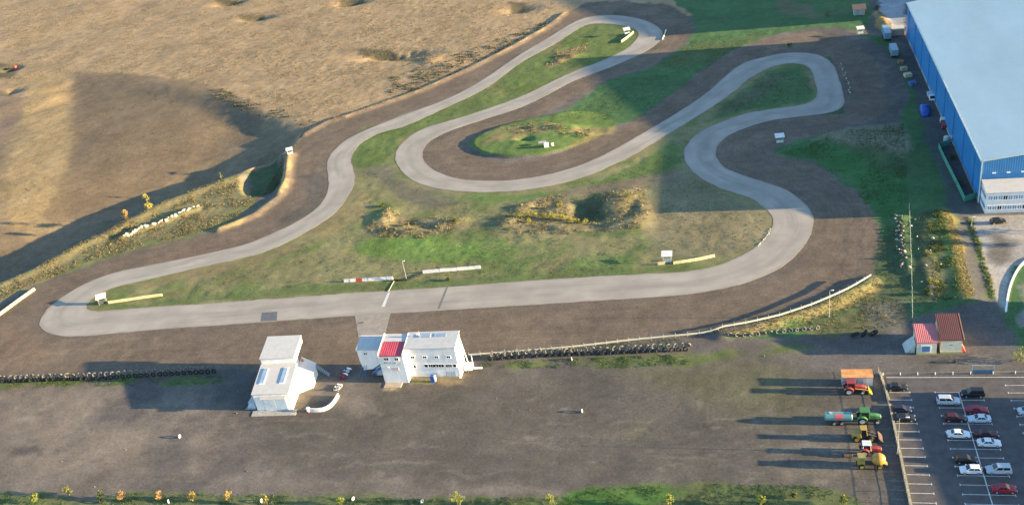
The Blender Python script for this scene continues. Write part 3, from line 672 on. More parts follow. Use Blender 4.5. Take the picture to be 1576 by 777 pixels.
MB().hexa([(X0 + .31, Y1 - .3, 0), (XR, Y1 - .3, 0), (XR, Y1, 0), (X0 + .31, Y1, 0)], [(X0 + .31, Y1 - .3, EAVE), (XR, Y1 - .3, zr(XR)), (XR, Y1, zr(XR)), (X0 + .31, Y1, EAVE)]).build('rear_wall', BLUE_Y, wh)
MB().hexa([(X0 - .05, Y0 + .2, 0), (X0 + .29, Y0 + .2, 0), (X0 + .29, Y1, 0), (X0 - .05, Y1, 0)], [(X0 - .05, Y0 + .2, 0.9), (X0 + .29, Y0 + .2, 0.9), (X0 + .29, Y1, 0.9), (X0 - .05, Y1, 0.9)]).build('plinth', CONCR, wh)
rf = MB()
rf.hexa([(X0 - .2, Y0 - .2, EAVE + .01), (XR, Y0 - .2, zr(XR) + .01), (XR, Y1 + .2, zr(XR) + .01), (X0 - .2, Y1 + .2, EAVE + .01)], [(X0 - .2, Y0 - .2, EAVE + .3), (XR, Y0 - .2, zr(XR) + .3), (XR, Y1 + .2, zr(XR) + .3), (X0 - .2, Y1 + .2, EAVE + .3)])
roof_o = rf.build('roof', ROOFB, wh)
for k in range(22):                                      # standing seams between the roof sheets
    y = Y0 + 6 * (k + 0.5)
    MB().hexa([(X0 - .1, y - .06, EAVE + .29), (XR, y - .06, zr(XR) + .29), (XR, y + .06, zr(XR) + .29), (X0 - .1, y + .06, EAVE + .29)], [(X0 - .1, y - .06, EAVE + .36), (XR, y - .06, zr(XR) + .36), (XR, y + .06, zr(XR) + .36), (X0 - .1, y + .06, EAVE + .36)]).build('roof_seam', ROOFB, roof_o)
MB().box((X0 - .35, (Y0 + Y1) / 2, EAVE + .12), (0.28, Y1 - Y0 + .6, 0.45)).build('gutter', TRIM, wh)
MB().hexa([(X0 - .1, Y0 - .42, EAVE - .1), (XR, Y0 - .42, zr(XR) - .1), (XR, Y0 - .21, zr(XR) - .1), (X0 - .1, Y0 - .21, EAVE - .1)], [(X0 - .1, Y0 - .42, EAVE + .36), (XR, Y0 - .42, zr(XR) + .36), (XR, Y0 - .21, zr(XR) + .36), (X0 - .1, Y0 - .21, EAVE + .36)]).build('verge_trim', TRIM, wh)
MB().box((X0 - .02, Y0 - .02, 6.4), (0.3, 0.3, 12.8)).build('corner_trim', TRIM, wh)
for k in range(9): MB().tube((X0 - .2, Y0 + 8 + 15 * k, 0.3), (X0 - .2, Y0 + 8 + 15 * k, EAVE - .1), 0.09, n=6).build('downpipe', BLUE_X, wh)
for k in range(5):                                       # wall lamps over the annex roof
    MB().box((66 + 3.6 * k, Y0 - .2, 9.1), (0.9, 0.35, 0.25)).build('wall_lamp', FRAME, wh)
ax = thing('office_annex', 'white two-storey office annex with window bands in front of blue warehouse', 'office')
AX0, AY0, AXR = 63.2, 253.7, 124.0
MB().hexa([(AX0, AY0, 0), (AXR, AY0, 0), (AXR, Y0 - .05, 0), (AX0, Y0 - .05, 0)], [(AX0, AY0, 6.2), (AXR, AY0, 6.2), (AXR, Y0 - .05, 7.0), (AX0, Y0 - .05, 7.0)]).build('wall', WHITE, ax)
MB().hexa([(AX0 - .25, AY0 - .25, 6.21), (AXR, AY0 - .25, 6.21), (AXR, Y0 - .44, 7.05), (AX0 - .25, Y0 - .44, 7.05)], [(AX0 - .25, AY0 - .25, 6.45), (AXR, AY0 - .25, 6.45), (AXR, Y0 - .44, 7.4), (AX0 - .25, Y0 - .44, 7.4)]).build('roof', WHITE_R, ax)
for z in (1.75, 4.75):
    MB().box((AX0 - .03, (AY0 + Y0) / 2, z), (0.1, 5.6, 1.1)).build('side_window', GLASS_B, ax)
    for k in range(36): window(ax, (AX0 + 1.0 + 1.25 * k, AY0, z), 1.0, 1.2, 'y', 2, GLASS_D if (k * 7 + int(z)) % 5 == 0 else GLASS_B)
# unseen taller halls, added and sized for the shadows they throw into the picture
tall = thing('shadow_hall', 'unseen tall grey hall added behind the blue warehouse for its shadow on the circuit', 'hall')
MB().hexa([(125.5, 316, 0), (150, 316, 0), (150, 393, 0), (125.5, 393, 0)], [(125.5, 316, 22.5), (150, 316, 22.5), (150, 393, 28.5), (125.5, 393, 28.5)]).build('wall', ribbed('grey_cladding', (0.36, 0.38, 0.40), 1, 0.8), tall)
MB().hexa([(125, 315.5, 22.55), (150.5, 315.5, 22.55), (150.5, 393.5, 28.6), (125, 393.5, 28.6)], [(125, 315.5, 22.9), (150.5, 315.5, 22.9), (150.5, 393.5, 28.95), (125, 393.5, 28.95)]).build('roof', ROOFB, tall)
sil = thing('far_shadow_hall', 'second unseen tall hall, sized for its shadow, farther back than the blue warehouse', 'hall')
MB().hexa([(126, 414, 0), (160, 414, 0), (160, 490, 0), (126, 490, 0)], [(126, 414, 24), (160, 414, 24), (160, 490, 33), (126, 490, 33)]).build('wall', ribbed('grey_cladding', (0.36, 0.38, 0.40), 1, 0.8), sil)
MB().hexa([(125.5, 413.5, 24.05), (160.5, 413.5, 24.05), (160.5, 490.5, 33.05), (125.5, 490.5, 33.05)], [(125.5, 413.5, 24.4), (160.5, 413.5, 24.4), (160.5, 490.5, 33.4), (125.5, 490.5, 33.4)]).build('roof', ROOFB, sil)
def low_block(label, x0, x1, y0, y1, h0, h1):
    b = thing('low_building', label, 'building')
    MB().hexa([(x0, y0, 0), (x1, y0, 0), (x1, y1, 0), (x0, y1, 0)], [(x0, y0, h0), (x1, y0, h0), (x1, y1, h1), (x0, y1, h1)]).build('wall', WHITE, b)
    MB().hexa([(x0 - .3, y0 - .3, h0 + .01), (x1 + .3, y0 - .3, h0 + .01), (x1 + .3, y1 + .3, h1 + .01), (x0 - .3, y1 + .3, h1 + .01)], [(x0 - .3, y0 - .3, h0 + .3), (x1 + .3, y0 - .3, h0 + .3), (x1 + .3, y1 + .3, h1 + .3), (x0 - .3, y1 + .3, h1 + .3)]).build('roof', GREYM, b)
    n = int((y1 - y0) / 4)
    for k in range(n): window(b, (x0, y0 + 2 + 4 * k, 1.7), 1.6, 1.3, 'x', 2)
low_block('low white building right of the car park, shading its rows', 76, 90, 128, 175.6, 5.5, 6.35)
low_block('low white building beyond the road, shading the road bend', 76, 90, 194, 211, 5.6, 5.6)

# --- white house with a glazed garage door and a raised box on its roof
hs = thing('track_house', 'white house with large glazed door and taller box room on its roof', 'house', (-118.0, 170.9, 0), math.radians(3.0))
HW, HD, HB = 9.2, 10.4, 18.8
MB().hexa([(0, 0, -.3), (HW, 0, -.3), (HW, HD, -.3), (0, HD, -.3)], [(0, 0, 5.0), (HW, 0, 5.0), (HW, HD, 6.1), (0, HD, 6.1)]).build('wall', WHITE, hs)
MB().hexa([(-.2, -.2, 5.01), (HW + .2, -.2, 5.01), (HW + .2, HD - .02, 6.14), (-.2, HD - .02, 6.14)], [(-.2, -.2, 5.22), (HW + .2, -.2, 5.22), (HW + .2, HD - .02, 6.35), (-.2, HD - .02, 6.35)]).build('roof', WHITE_R, hs)
MB().box((4.0, (HD + HB) / 2 - .6, 3.1), (5.6, HB - HD - 1.4, 6.6)).build('core', WHITE, hs)
bx = MB().hexa([(0, HD + .01, 6.2), (HW - .3, HD + .01, 6.2), (HW - .3, HB, 6.6), (0, HB, 6.6)], [(0, HD, 7.9), (HW - .3, HD, 7.9), (HW - .3, HB, 8.4), (0, HB, 8.4)]).build('box_room', WHITE, hs)
MB().hexa([(-.15, HD - .2, 7.91), (HW - .15, HD - .2, 7.91), (HW - .15, HB + .2, 8.43), (-.15, HB + .2, 8.43)], [(-.15, HD - .2, 8.1), (HW - .15, HD - .2, 8.1), (HW - .15, HB + .2, 8.63), (-.15, HB + .2, 8.63)]).build('upper_roof', WHITE_R, hs)
for xs in (1.1, 6.4):
    sk = MB().hexa([(xs, 3.4, 5.56), (xs + 1.1, 3.4, 5.56), (xs + 1.1, 8.6, 6.12), (xs, 8.6, 6.12)], [(xs, 3.4, 5.76), (xs + 1.1, 3.4, 5.76), (xs + 1.1, 8.6, 6.32), (xs, 8.6, 6.32)]).build('skylight', GLASS_B, hs)
    MB().hexa([(xs - .12, 3.25, 5.52), (xs + 1.22, 3.25, 5.52), (xs + 1.22, 8.75, 6.12), (xs - .12, 8.75, 6.12)], [(xs - .12, 3.25, 5.68), (xs + 1.22, 3.25, 5.68), (xs + 1.22, 8.75, 6.28), (xs - .12, 8.75, 6.28)]).build('skylight_kerb', FRAME, sk)
dr = MB().box((5.3, -.09, 2.05), (6.0, 0.16, 4.1)).build('garage_door', FRAME, hs)
for k in range(2): MB().box((3.85 + 2.9 * k, -.18, 2.05), (2.65, 0.08, 3.8)).build('glass_panel', mat('pale_blue_glass', (0.42, 0.52, 0.62), 0.25, 0.1, 0.6), dr)
MB().box((5.3, -.7, 4.35), (6.6, 1.2, 0.12)).build('door_canopy', WHITE_R, hs)
MB().box((4.6, -1.1, 0.0), (11.5, 2.0, 0.16)).build('door_step', CONCR, hs)
MB().hexa([(HW, 6.2, -.3), (HW + 3.4, 8.2, -.3), (HW + 3.4, 13.6, -.3), (HW, 14.5, -.3)], [(HW, 6.2, 4.6), (HW + 3.4, 8.2, 3.0), (HW + 3.4, 13.6, 3.2), (HW, 14.5, 4.8)]).build('side_lean_to', mat('pale_green_render', (0.60, 0.65, 0.62), 0.8, 0.06), hs)
MB().slab([(HW + .02, 6.0, 4.75), (HW + 3.7, 8.0, 3.1), (HW + 3.7, 13.9, 3.35), (HW + .02, 14.6, 5.0)], 0.12).build('lean_to_roof', WHITE_R, hs)
st = MB()
for k in range(9): st.box((HW + 3.9 + .32 * k, 13.0, 2.9 - .34 * k), (0.34, 1.2, 0.08))
st.build('stair', GREYM, hs)
MB().box((HW + .5, 13.2, 4.95), (0.5, 0.5, 0.5)).build('chimney', mat('red_brick', (0.36, 0.10, 0.09), 0.9, 0.2), hs)
for ch_ in hs.children_recursive:                        # the plan is slightly skewed
    for v_ in ch_.data.vertices: v_.co.x -= 0.085 * v_.co.y
lt = thing('glass_lean_to', 'small pale blue glazed shelter at the left foot of the white house', 'shelter', (-121.0, 171.6, 0))
MB().hexa([(0, 0, 0), (2.2, 0, 0), (2.2, 2.4, 0), (0, 2.4, 0)], [(0.6, 0.3, 1.6), (2.2, 0, 2.0), (2.2, 2.4, 2.0), (0.6, 2.1, 1.6)]).build('glazing', mat('pale_blue_glass', (0.42, 0.52, 0.62), 0.25, 0.1, 0.6), lt)
MB().box((1.0, 1.2, 0.06), (2.8, 3.0, 0.14)).build('base', CONCR, lt); MB().box((1.5, 1.2, 2.05), (1.6, 2.7, 0.1)).build('roof', WHITE_R, lt)

# --- the control building: red-roofed tower, long white block, raised wing
cb = thing('control_building', 'white control building with red-roofed tower, long windowed block and raised wing', 'building', (-88.1, 181.6, 0))
RED = ribbed('red_roof_sheet', (0.40, 0.055, 0.085), 0, 0.55, 0.08, 0.55)
tw = MB().hexa([(0, 0, -.3), (6.2, 0, -.3), (6.2, 6.6, -.3), (0, 6.6, -.3)], [(0, 0, 8.2), (6.2, 0, 8.2), (6.2, 6.6, 9.6), (0, 6.6, 9.6)]).build('tower', WHITE, cb)
MB().hexa([(0.0, -.15, 8.22), (6.05, -.15, 8.22), (6.05, 4.2, 9.14), (0.0, 4.2, 9.14)], [(0.0, -.15, 8.5), (6.05, -.15, 8.5), (6.05, 4.2, 9.42), (0.0, 4.2, 9.42)]).build('red_roof', RED, cb)
MB().hexa([(0, 4.25, 9.14), (6.2, 4.25, 9.14), (6.2, 6.8, 9.7), (0, 6.8, 9.7)], [(0, 4.25, 9.5), (6.2, 4.25, 9.5), (6.2, 6.8, 9.95), (0, 6.8, 9.95)]).build('rear_roof', WHITE_R, cb)
for x in (-.16, 6.12): MB().hexa([(x, -.2, 8.0), (x + .22, -.2, 8.0), (x + .22, 6.85, 9.5), (x, 6.85, 9.5)], [(x, -.2, 8.75), (x + .22, -.2, 8.75), (x + .22, 6.85, 10.2), (x, 6.85, 10.2)]).build('parapet', WHITE, cb)
for x in (1.9, 4.5): window(cb, (x, 0, 7.3), 1.1, 0.75, 'y', 2)
sg = MB()
for k, (x, w) in enumerate([(1.2, .32), (1.62, .2), (1.95, .3), (2.5, .24), (2.85, .26), (3.4, .22), (3.75, .3), (4.15, .22), (5.2, .3)]): sg.box((x, -.03, 6.2 - (0.35 if k == 8 else 0)), (w, 0.05, 0.42 if k % 3 else 0.5))
sg.build('wall_lettering', mat('grey_lettering', (0.36, 0.36, 0.38), 0.8, 0.1), cb)
MB().box((3.5, -.035, 4.3), (1.9, 0.06, 1.0)).build('faded_sign', mat('faded_pink_sign', (0.60, 0.48, 0.47), 0.8, 0.1, 1.5), cb)
MB().lathe([(-.07, .62), (-.005, .62)], (1.75, 0, 4.35), 'Y', 14).build('round_emblem', mat('pale_emblem', (0.78, 0.70, 0.64), 0.8, 0.1), cb)
MB().box((2.4, -1.0, 0.03), (4.4, 2.0, 0.2)).build('door_step', mat('sand_concrete', (0.40, 0.33, 0.24), 0.9, 0.12), cb)
# long block
BX0, BX1, BY0, BY1 = 6.25, 19.1, 1.7, 6.9
MB().hexa([(BX0, BY0, -.3), (BX1, BY0, -.3), (BX1, BY1, -.3), (BX0, BY1, -.3)], [(BX0, BY0, 8.9), (BX1, BY0, 9.2), (BX1, BY1, 10.2), (BX0, BY1, 9.9)]).build('long_wall', WHITE, cb)
MB().hexa([(BX0 - .02, BY0 - .2, 8.9), (BX1 + .2, BY0 - .2, 9.2), (BX1 + .2, BY1 + .2, 10.24), (BX0 - .02, BY1 + .2, 9.94)], [(BX0 - .02, BY0 - .2, 9.12), (BX1 + .2, BY0 - .2, 9.42), (BX1 + .2, BY1 + .2, 10.45), (BX0 - .02, BY1 + .2, 10.15)]).build('long_roof', WHITE_R, cb)
for x in (9.2, 13.2):
    MB().hexa([(x, 5.2, 9.82), (x + 3.0, 5.2, 9.9), (x + 3.0, 6.3, 10.12), (x, 6.3, 10.05)], [(x, 5.2, 10.04), (x + 3.0, 5.2, 10.12), (x + 3.0, 6.3, 10.34), (x, 6.3, 10.27)]).build('skylight', GLASS_B, cb)
for x in (8.0, 11.1, 14.1, 17.1): window(cb, (x, BY0, 6.55), 0.95, 0.62, 'y', 2)
window(cb, (8.0, BY0, 3.75), 0.55, 0.75, 'y', 1)
for x, w, n in ((10.95, 0.9, 1), (12.1, 1.0, 2), (13.05, 0.7, 1), (14.1, 1.2, 2), (15.15, .7, 1), (16.2, .5, 1), (17.0, .9, 2), (18.2, .8, 1)): window(cb, (x, BY0, 3.9), w, 0.85, 'y', n)
bt = MB()
for x0, x1, z0, z1 in ((15.4, 16.0, 0.6, 2.2), (16.0, 16.5, 2.2, 0.7), (16.9, 17.05, 0.6, 2.3), (17.5, 17.6, 1.0, 2.1), (18.0, 18.1, 0.7, 2.2)): bt.tube((x0, BY0 - .05, z0), (x1, BY0 - .05, z1), 0.06, n=5)
bt.build('wall_bracing', GREYM, cb)
MB().box((12.6, BY0 - .06, 0.25), (12.4, 0.14, 0.9)).build('plinth', mat('sand_plinth', (0.42, 0.34, 0.23), 0.9, 0.12), cb)
fr = MB()
for y in (BY1 - .5,): fr.tube((BX1 + .03, y, 8.9), (BX1 + 1.2, y - .3, 0.0), 0.11, n=6); 
fr.tube((BX1 + .6, BY0, 5), (BX1 + .6, BY1 - .6, 5), 0.08, n=6)
fr.build('side_frame', FRAME, cb)
# raised wing on legs with stair
MB().hexa([(-6.4, 2.6, 4.4), (-.05, 2.6, 4.6), (-.05, 7.2, 4.6), (-6.4, 7.2, 4.4)], [(-6.5, 2.6, 8.1), (-.05, 2.6, 8.1), (-.05, 7.2, 8.9), (-6.5, 7.2, 8.9)]).build('raised_wing', WHITE, cb)
MB().hexa([(-6.0, 2.7, 1.9), (-3.6, 2.7, 2.2), (-3.6, 6.8, 2.2), (-6.0, 6.8, 1.9)], [(-6.4, 2.7, 4.38), (-.1, 2.7, 4.58), (-.1, 6.8, 4.58), (-6.4, 6.8, 4.38)]).build('wing_underside', WHITE, cb)
MB().hexa([(-6.7, 2.4, 8.12), (-.2, 2.4, 8.12), (-.2, 7.4, 9.0), (-6.7, 7.4, 9.0)], [(-6.7, 2.4, 8.35), (-.2, 2.4, 8.35), (-.2, 7.4, 9.22), (-6.7, 7.4, 9.22)]).build('wing_roof', WHITE_R, cb)
window(cb, (-4.4, 2.6, 7.1), 0.9, 0.55, 'y', 2)
BLUE_ST = mat('blue_steel', (0.05, 0.13, 0.28), 0.5, 0.1)
for x, y in ((-5.6, 2.9), (-3.2, 2.9), (-5.6, 6.4), (-3.2, 6.4)): MB().tube((x, y, -.2), (x, y, 4.4), 0.16, n=8).build('leg', BLUE_ST, cb)
MB().box((-1.9, 1.9, 2.6), (4.0, 1.1, 0.22), 0, 0, math.radians(-32)).build('stair_flight', BLUE_ST, cb)
MB().hexa([(-3.2, 3.0, -.3), (-.1, 3.0, -.3), (-.1, 6.9, -.3), (-3.2, 6.9, -.3)], [(-3.2, 3.0, 2.1), (-.1, 3.0, 3.9), (-.1, 6.9, 3.9), (-3.2, 6.9, 2.1)]).build('lower_room', mat('shade_blue_render', (0.45, 0.50, 0.56), 0.8, 0.06), cb)  # bluish shade on the lower room is put into its render colour
for k in range(3):
    MB().tube((-7.6 + .9 * k, 1.6, -.2), (-5.9 + .5 * k, 3.0, 4.2), 0.07, n=6).build('brace', BLUE_ST, cb)
fl = thing('roof_flag', 'short pole with pale box on the roof of the control building', 'pole', (-78.6, 187.2, 10.2))
MB().tube((0, 0, -.6), (0, 0, 1.4), 0.06, n=6).build('pole', GREYM, fl); MB().box((-.5, 0, 0.35), (0.7, 0.4, 0.5)).build('box', FRAME, fl)

# --- gate lodges with red roofs
CREAM = mat('cream_render', (0.62, 0.58, 0.46), 0.85, 0.08)
def lodge(label, x0, x1, y0, y1, h0, h1, roofc, door=None):
    b = thing('gate_lodge', label, 'house', (x0, y0, 0)); w, d = x1 - x0, y1 - y0
    MB().hexa([(0, 0, -.2), (w, 0, -.2), (w, d, -.2), (0, d, -.2)], [(0, 0, h0), (w, 0, h0), (w, d, h1), (0, d, h1)]).build('wall', CREAM, b)
    MB().hexa([(-.25, -.3, h0 + .02), (w + .25, -.3, h0 + .02), (w + .25, d + .25, h1 + .02), (-.25, d + .25, h1 + .02)], [(-.25, -.3, h0 + .25), (w + .25, -.3, h0 + .25), (w + .25, d + .25, h1 + .25), (-.25, d + .25, h1 + .25)]).build('roof', roofc, b)
    MB().hexa([(w + .26, -.3, h0 - .02), (w + .42, -.3, h0 - .02), (w + .42, d + .25, h1 - .02), (w + .26, d + .25, h1 - .02)], [(w + .26, -.3, h0 + .3), (w + .42, -.3, h0 + .3), (w + .42, d + .25, h1 + .3), (w + .26, d + .25, h1 + .3)]).build('verge_board', mat('orange_board', (0.45, 0.20, 0.10), 0.8, 0.1), b)
    MB().box((w / 2, -.08, 0.15), (w + .1, 0.14, 0.7)).build('plinth', mat('yellow_plinth', (0.45, 0.42, 0.20), 0.9, 0.1), b)
    if door:
        f = MB().box((door[0], -.06, door[1]), (door[2] + .4, 0.1, door[3] + .4)).build('shutter_frame', FRAME, b)
        MB().box((door[0], -.13, door[1]), (door[2], 0.08, door[3])).build('shutter', mat('blue_shutter', (0.09, 0.20, 0.38), 0.6, 0.1), f)
    return b
lodge('small cream lodge with pinkish red roof and blue shutter', 36.5, 40.7, 191.4, 196.6, 3.3, 4.4, ribbed('pink_red_roof', (0.40, 0.13, 0.14), 0, 0.4, 0.06, 0.7), (1.9, 1.6, 1.7, 1.5))
l2 = lodge('small cream lodge with dark maroon roof, right of the blue-shuttered one', 41.6, 46.0, 191.8, 199.0, 3.6, 5.4, ribbed('maroon_roof', (0.095, 0.036, 0.038), 0, 0.4, 0.03, 0.85))
MB().box((2.2, -.06, 2.3), (0.8, 0.08, 0.3)).build('name_plate', GREYM, l2)
MB().hexa([(4.45, 0.2, 0), (5.4, 0.2, 0), (5.4, 2.0, 0), (4.45, 2.0, 0)], [(4.45, 0.2, 1.9), (4.55, 0.2, 1.9), (4.55, 2.0, 1.9), (4.45, 2.0, 1.9)]).build('red_buttress', mat('red_panel', (0.55, 0.12, 0.08), 0.7, 0.1), l2)
pg = thing('pale_gate_wing', 'slanting pale concrete slab against the left side of the blue-shuttered lodge', 'slab', (34.6, 192.0, 0))
MB().hexa([(-.4, 0, 0), (1.6, 0, 0), (1.6, 3.4, 0), (-.6, 3.4, 0)], [(0.6, 0, 1.2), (1.7, 0, 2.3), (1.7, 3.4, 2.3), (0.4, 3.4, 1.2)]).build('slab', mat('pale_concrete', (0.42, 0.46, 0.44), 0.9, 0.1), pg)
ht = at(1322, 22)
hut = thing('orange_roofed_hut', 'tiny hut with orange roof in the grass near the warehouse rear corner', 'hut', ht, 0)
MB().box((0, 0, 1.2), (4.4, 3.0, 2.6)).build('wall', mat('grey_render', (0.38, 0.40, 0.38), 0.9, 0.1), hut)
MB().hexa([(-2.7, -2.0, 2.5), (2.7, -2.0, 2.5), (2.7, 2.0, 3.4), (-2.7, 2.0, 3.4)], [(-2.7, -2.0, 2.75), (2.7, -2.0, 2.75), (2.7, 2.0, 3.65), (-2.7, 2.0, 3.65)]).build('roof', mat('orange_roof', (0.55, 0.24, 0.13), 0.7, 0.12), hut)
MB().box((-.6, -1.53, 1.1), (0.9, 0.08, 2.0)).build('door', GREYM, hut); MB().box((1.7, -1.7, 0.9), (0.8, 0.4, 1.6)).build('side_panel', mat('peach_panel', (0.55, 0.34, 0.24), 0.8, 0.1), hut)
# site container beside the car park
sc_ = thing('site_container', 'grey site container with orange roof behind the red tractor', 'container', (19.4, 180.0, 0))
MB().box((3.2, 1.25, 1.25), (6.4, 2.5, 2.4)).build('wall', ribbed('grey_blue_sheet', (0.40, 0.43, 0.46), 0, 0.25, 0.04), sc_)
MB().hexa([(-.1, -.1, 2.46), (6.5, -.1, 2.46), (6.5, 2.7, 2.6), (-.1, 2.7, 2.6)], [(-.1, -.1, 2.62), (6.5, -.1, 2.62), (6.5, 2.7, 2.76), (-.1, 2.7, 2.76)]).build('roof', mat('rusty_orange_roof', (0.55, 0.26, 0.10), 0.8, 0.18, 0.6), sc_)
MB().box((3.2, 1.25, 0.02), (6.2, 2.3, 0.1)).build('base', GREYM, sc_)
for k in (1.4, 3.2, 5.0): MB().box((k, -.04, 1.3), (0.06, 0.06, 2.2)).build('corner_post', GREYM, sc_)

# ------------------------------------------------------------------ vehicles
RUBBER = mat('rubber', (0.022, 0.022, 0.023), 0.85, 0.2, 3.0)
DUSTY = mat('dusty_rubber', (0.13, 0.13, 0.125), 0.9, 0.35, 2.5)
RIM = mat('rim_metal', (0.45, 0.46, 0.47), 0.4, 0.1, metal=0.3)
PAINT = mat('car_paint', (0.5, 0.5, 0.5), 0.35, 0.02, 0.3, spec=0.5)
LAMP = mat('lamp_glass', (0.75, 0.75, 0.72), 0.2, 0.03); REDLAMP = mat('tail_lamp', (0.35, 0.02, 0.02), 0.3, 0.05)
def paint_mat(name, c): return mat('paint_' + name, c, 0.38, 0.03, 0.4, spec=0.5)

def wheel_part(parent, c, r, w, rimm=None, axis='Y', tread=None, name='wheel'):
    t = MB().lathe([(-w / 2, r * .62), (-w / 2, r * .92), (-w * .32, r), (w * .32, r), (w / 2, r * .92), (w / 2, r * .62)], c, axis, 16).build(name, tread or RUBBER, parent)
    MB().lathe([(-w / 2 - .015, r * .18), (-w / 2 - .012, r * .6), (w / 2 + .012, r * .6), (w / 2 + .015, r * .18)], c, axis, 12).build('rim', rimm or RIM, t)
    return t

CAR_KINDS = {
    # stations of the lower body (x, bottom, shoulder height, half width), greenhouse (x base rear, x roof rear, x roof front, x base front), roof height
    'saloon': dict(L=4.4, st=[(-2.2, .35, .80, .72), (-2.05, .22, .92, .82), (-1.3, .2, .96, .87), (0.9, .2, .93, .87), (1.7, .2, .80, .85), (2.1, .22, .66, .78), (2.2, .32, .56, .68)], gh=(-1.55, -.85, .25, 1.0), rh=1.43),
    'hatch':  dict(L=4.0, st=[(-1.95, .35, .86, .74), (-1.85, .22, .95, .82), (-1.0, .2, .97, .86), (0.85, .2, .93, .86), (1.55, .2, .82, .84), (1.9, .22, .68, .77), (2.0, .32, .58, .68)], gh=(-1.85, -1.45, .2, 1.0), rh=1.48),
    'wagon':  dict(L=4.6, st=[(-2.25, .35, .92, .80), (-2.15, .22, 1.02, .88), (-1.2, .2, 1.04, .91), (1.0, .2, 1.02, .91), (1.8, .2, .92, .89), (2.2, .22, .76, .82), (2.3, .32, .64, .72)], gh=(-2.15, -1.95, .35, 1.2), rh=1.78),
}
def make_car(kind):
    K = CAR_KINDS[kind]; r = thing('parked_car', 'car', 'car')
    rings = []
    for x, zb, zs, w in K['st']:
        zm = zb + (zs - zb) * .55
        rings.append([(x, -w * .9, zb), (x, -w, zb + .12), (x, -w, zm), (x, -w * .93, zs), (x, -w * .5, zs + .035), (x, w * .5, zs + .035), (x, w * .93, zs), (x, w, zm), (x, w, zb + .12), (x, w * .9, zb)])
    MB().loft(rings).build('body', PAINT, r, smooth=False, bevel=0.03)
    xr, tr, tf, xf = K['gh']; zb = K['st'][2][2] - .05; zt = K['rh']; w0 = K['st'][2][3] * .88; w1 = w0 * .80
    B = [(xr, -w0, zb), (xf, -w0, zb), (xf, w0, zb), (xr, w0, zb)]; T = [(tr, -w1, zt), (tf, -w1, zt), (tf, w1, zt), (tr, w1, zt)]
    cab = MB().hexa(B, T).build('cabin', PAINT, r, bevel=0.05)
    def lerp(a, b, t): return tuple(a[i] + (b[i] - a[i]) * t for i in range(3))
    def pane(name, a, b, c, d, s0, s1, v0, v1, out):
        p = [lerp(lerp(a, b, s), lerp(d, c, s), v) for s, v in ((s0, v0), (s1, v0), (s1, v1), (s0, v1))]
        n = (Vector(p[1]) - Vector(p[0])).cross(Vector(p[3]) - Vector(p[0])).normalized()
        if n.dot(Vector(out)) < 0: n = -n
        MB().hexa([Vector(q) - n * .03 for q in p], [Vector(q) + n * .018 for q in p]).build(name, GLASS_D, r)
    pane('windscreen', B[1], B[2], T[2], T[1], .08, .92, .14, .9, (1, 0, 0)); pane('rear_window', B[0], B[3], T[3], T[0], .1, .9, .2, .88, (-1, 0, 0))
    for sy, (a, b, c, d) in ((-1, (B[0], B[1], T[1], T[0])), (1, (B[3], B[2], T[2], T[3]))):
        pane('side_window', a, b, c, d, .10, .50, .2, .85, (0, sy, 0)); pane('side_window', a, b, c, d, .55, .92, .2, .85, (0, sy, 0))
    L = K['L'] / 2; hw = K['st'][2][3]
    for x in (-L * .62, L * .62):
        for sy in (-1, 1): wheel_part(r, (x, sy * (hw - .09), .31), .31, .2)
    fx = K['st'][-2][0]; rx = K['st'][1][0]
    for sy in (-1, 1):
        MB().box((fx + .02, sy * hw * .66, K['st'][-2][2] - .1), (.18, .34, .16)).build('headlight', LAMP, r); MB().box((rx - .09, sy * hw * .76, K['st'][1][2] - .12), (.14, .22, .22)).build('tail_light', REDLAMP, r)
        MB().box((xf - .22, sy * (hw + .06), zb + .08), (.16, .16, .13)).build('mirror', PAINT, r)
    MB().box((fx + .12, 0, .36), (.12, hw * 1.5, .16)).build('bumper', RUBBER, r)
    return r
protos = {}
def place_car(kind, x, y, rz, pm, label):
    if kind not in protos:
        protos[kind] = make_car(kind); o = protos[kind]
        for c in o.children:
            for s_ in c.material_slots:
                if s_.material and s_.material.name == 'car_paint': s_.link = 'OBJECT'; s_.material = pm
    else:
        o = copy_tree(protos[kind])
        for c in o.children:
            for s_ in c.material_slots:
                if s_.link == 'OBJECT' or (s_.material and s_.material.name == 'car_paint'): s_.link = 'OBJECT'; s_.material = pm
    o.location = (x, y, 0.02); o.rotation_euler = (0, 0, rz); o['label'] = label; o['category'] = 'car'; o['group'] = 'cars in the car park'
    return o
PM = {k: paint_mat(k, c) for k, c in dict(black=(.012, .013, .016), navy=(.015, .022, .05), silver=(.40, .44, .48), white=(.66, .67, .68), red=(.30, .012, .022), maroon=(.055, .012, .018), crimson=(.26, .02, .045), pale=(.46, .52, .58)).items()}
PI = math.pi
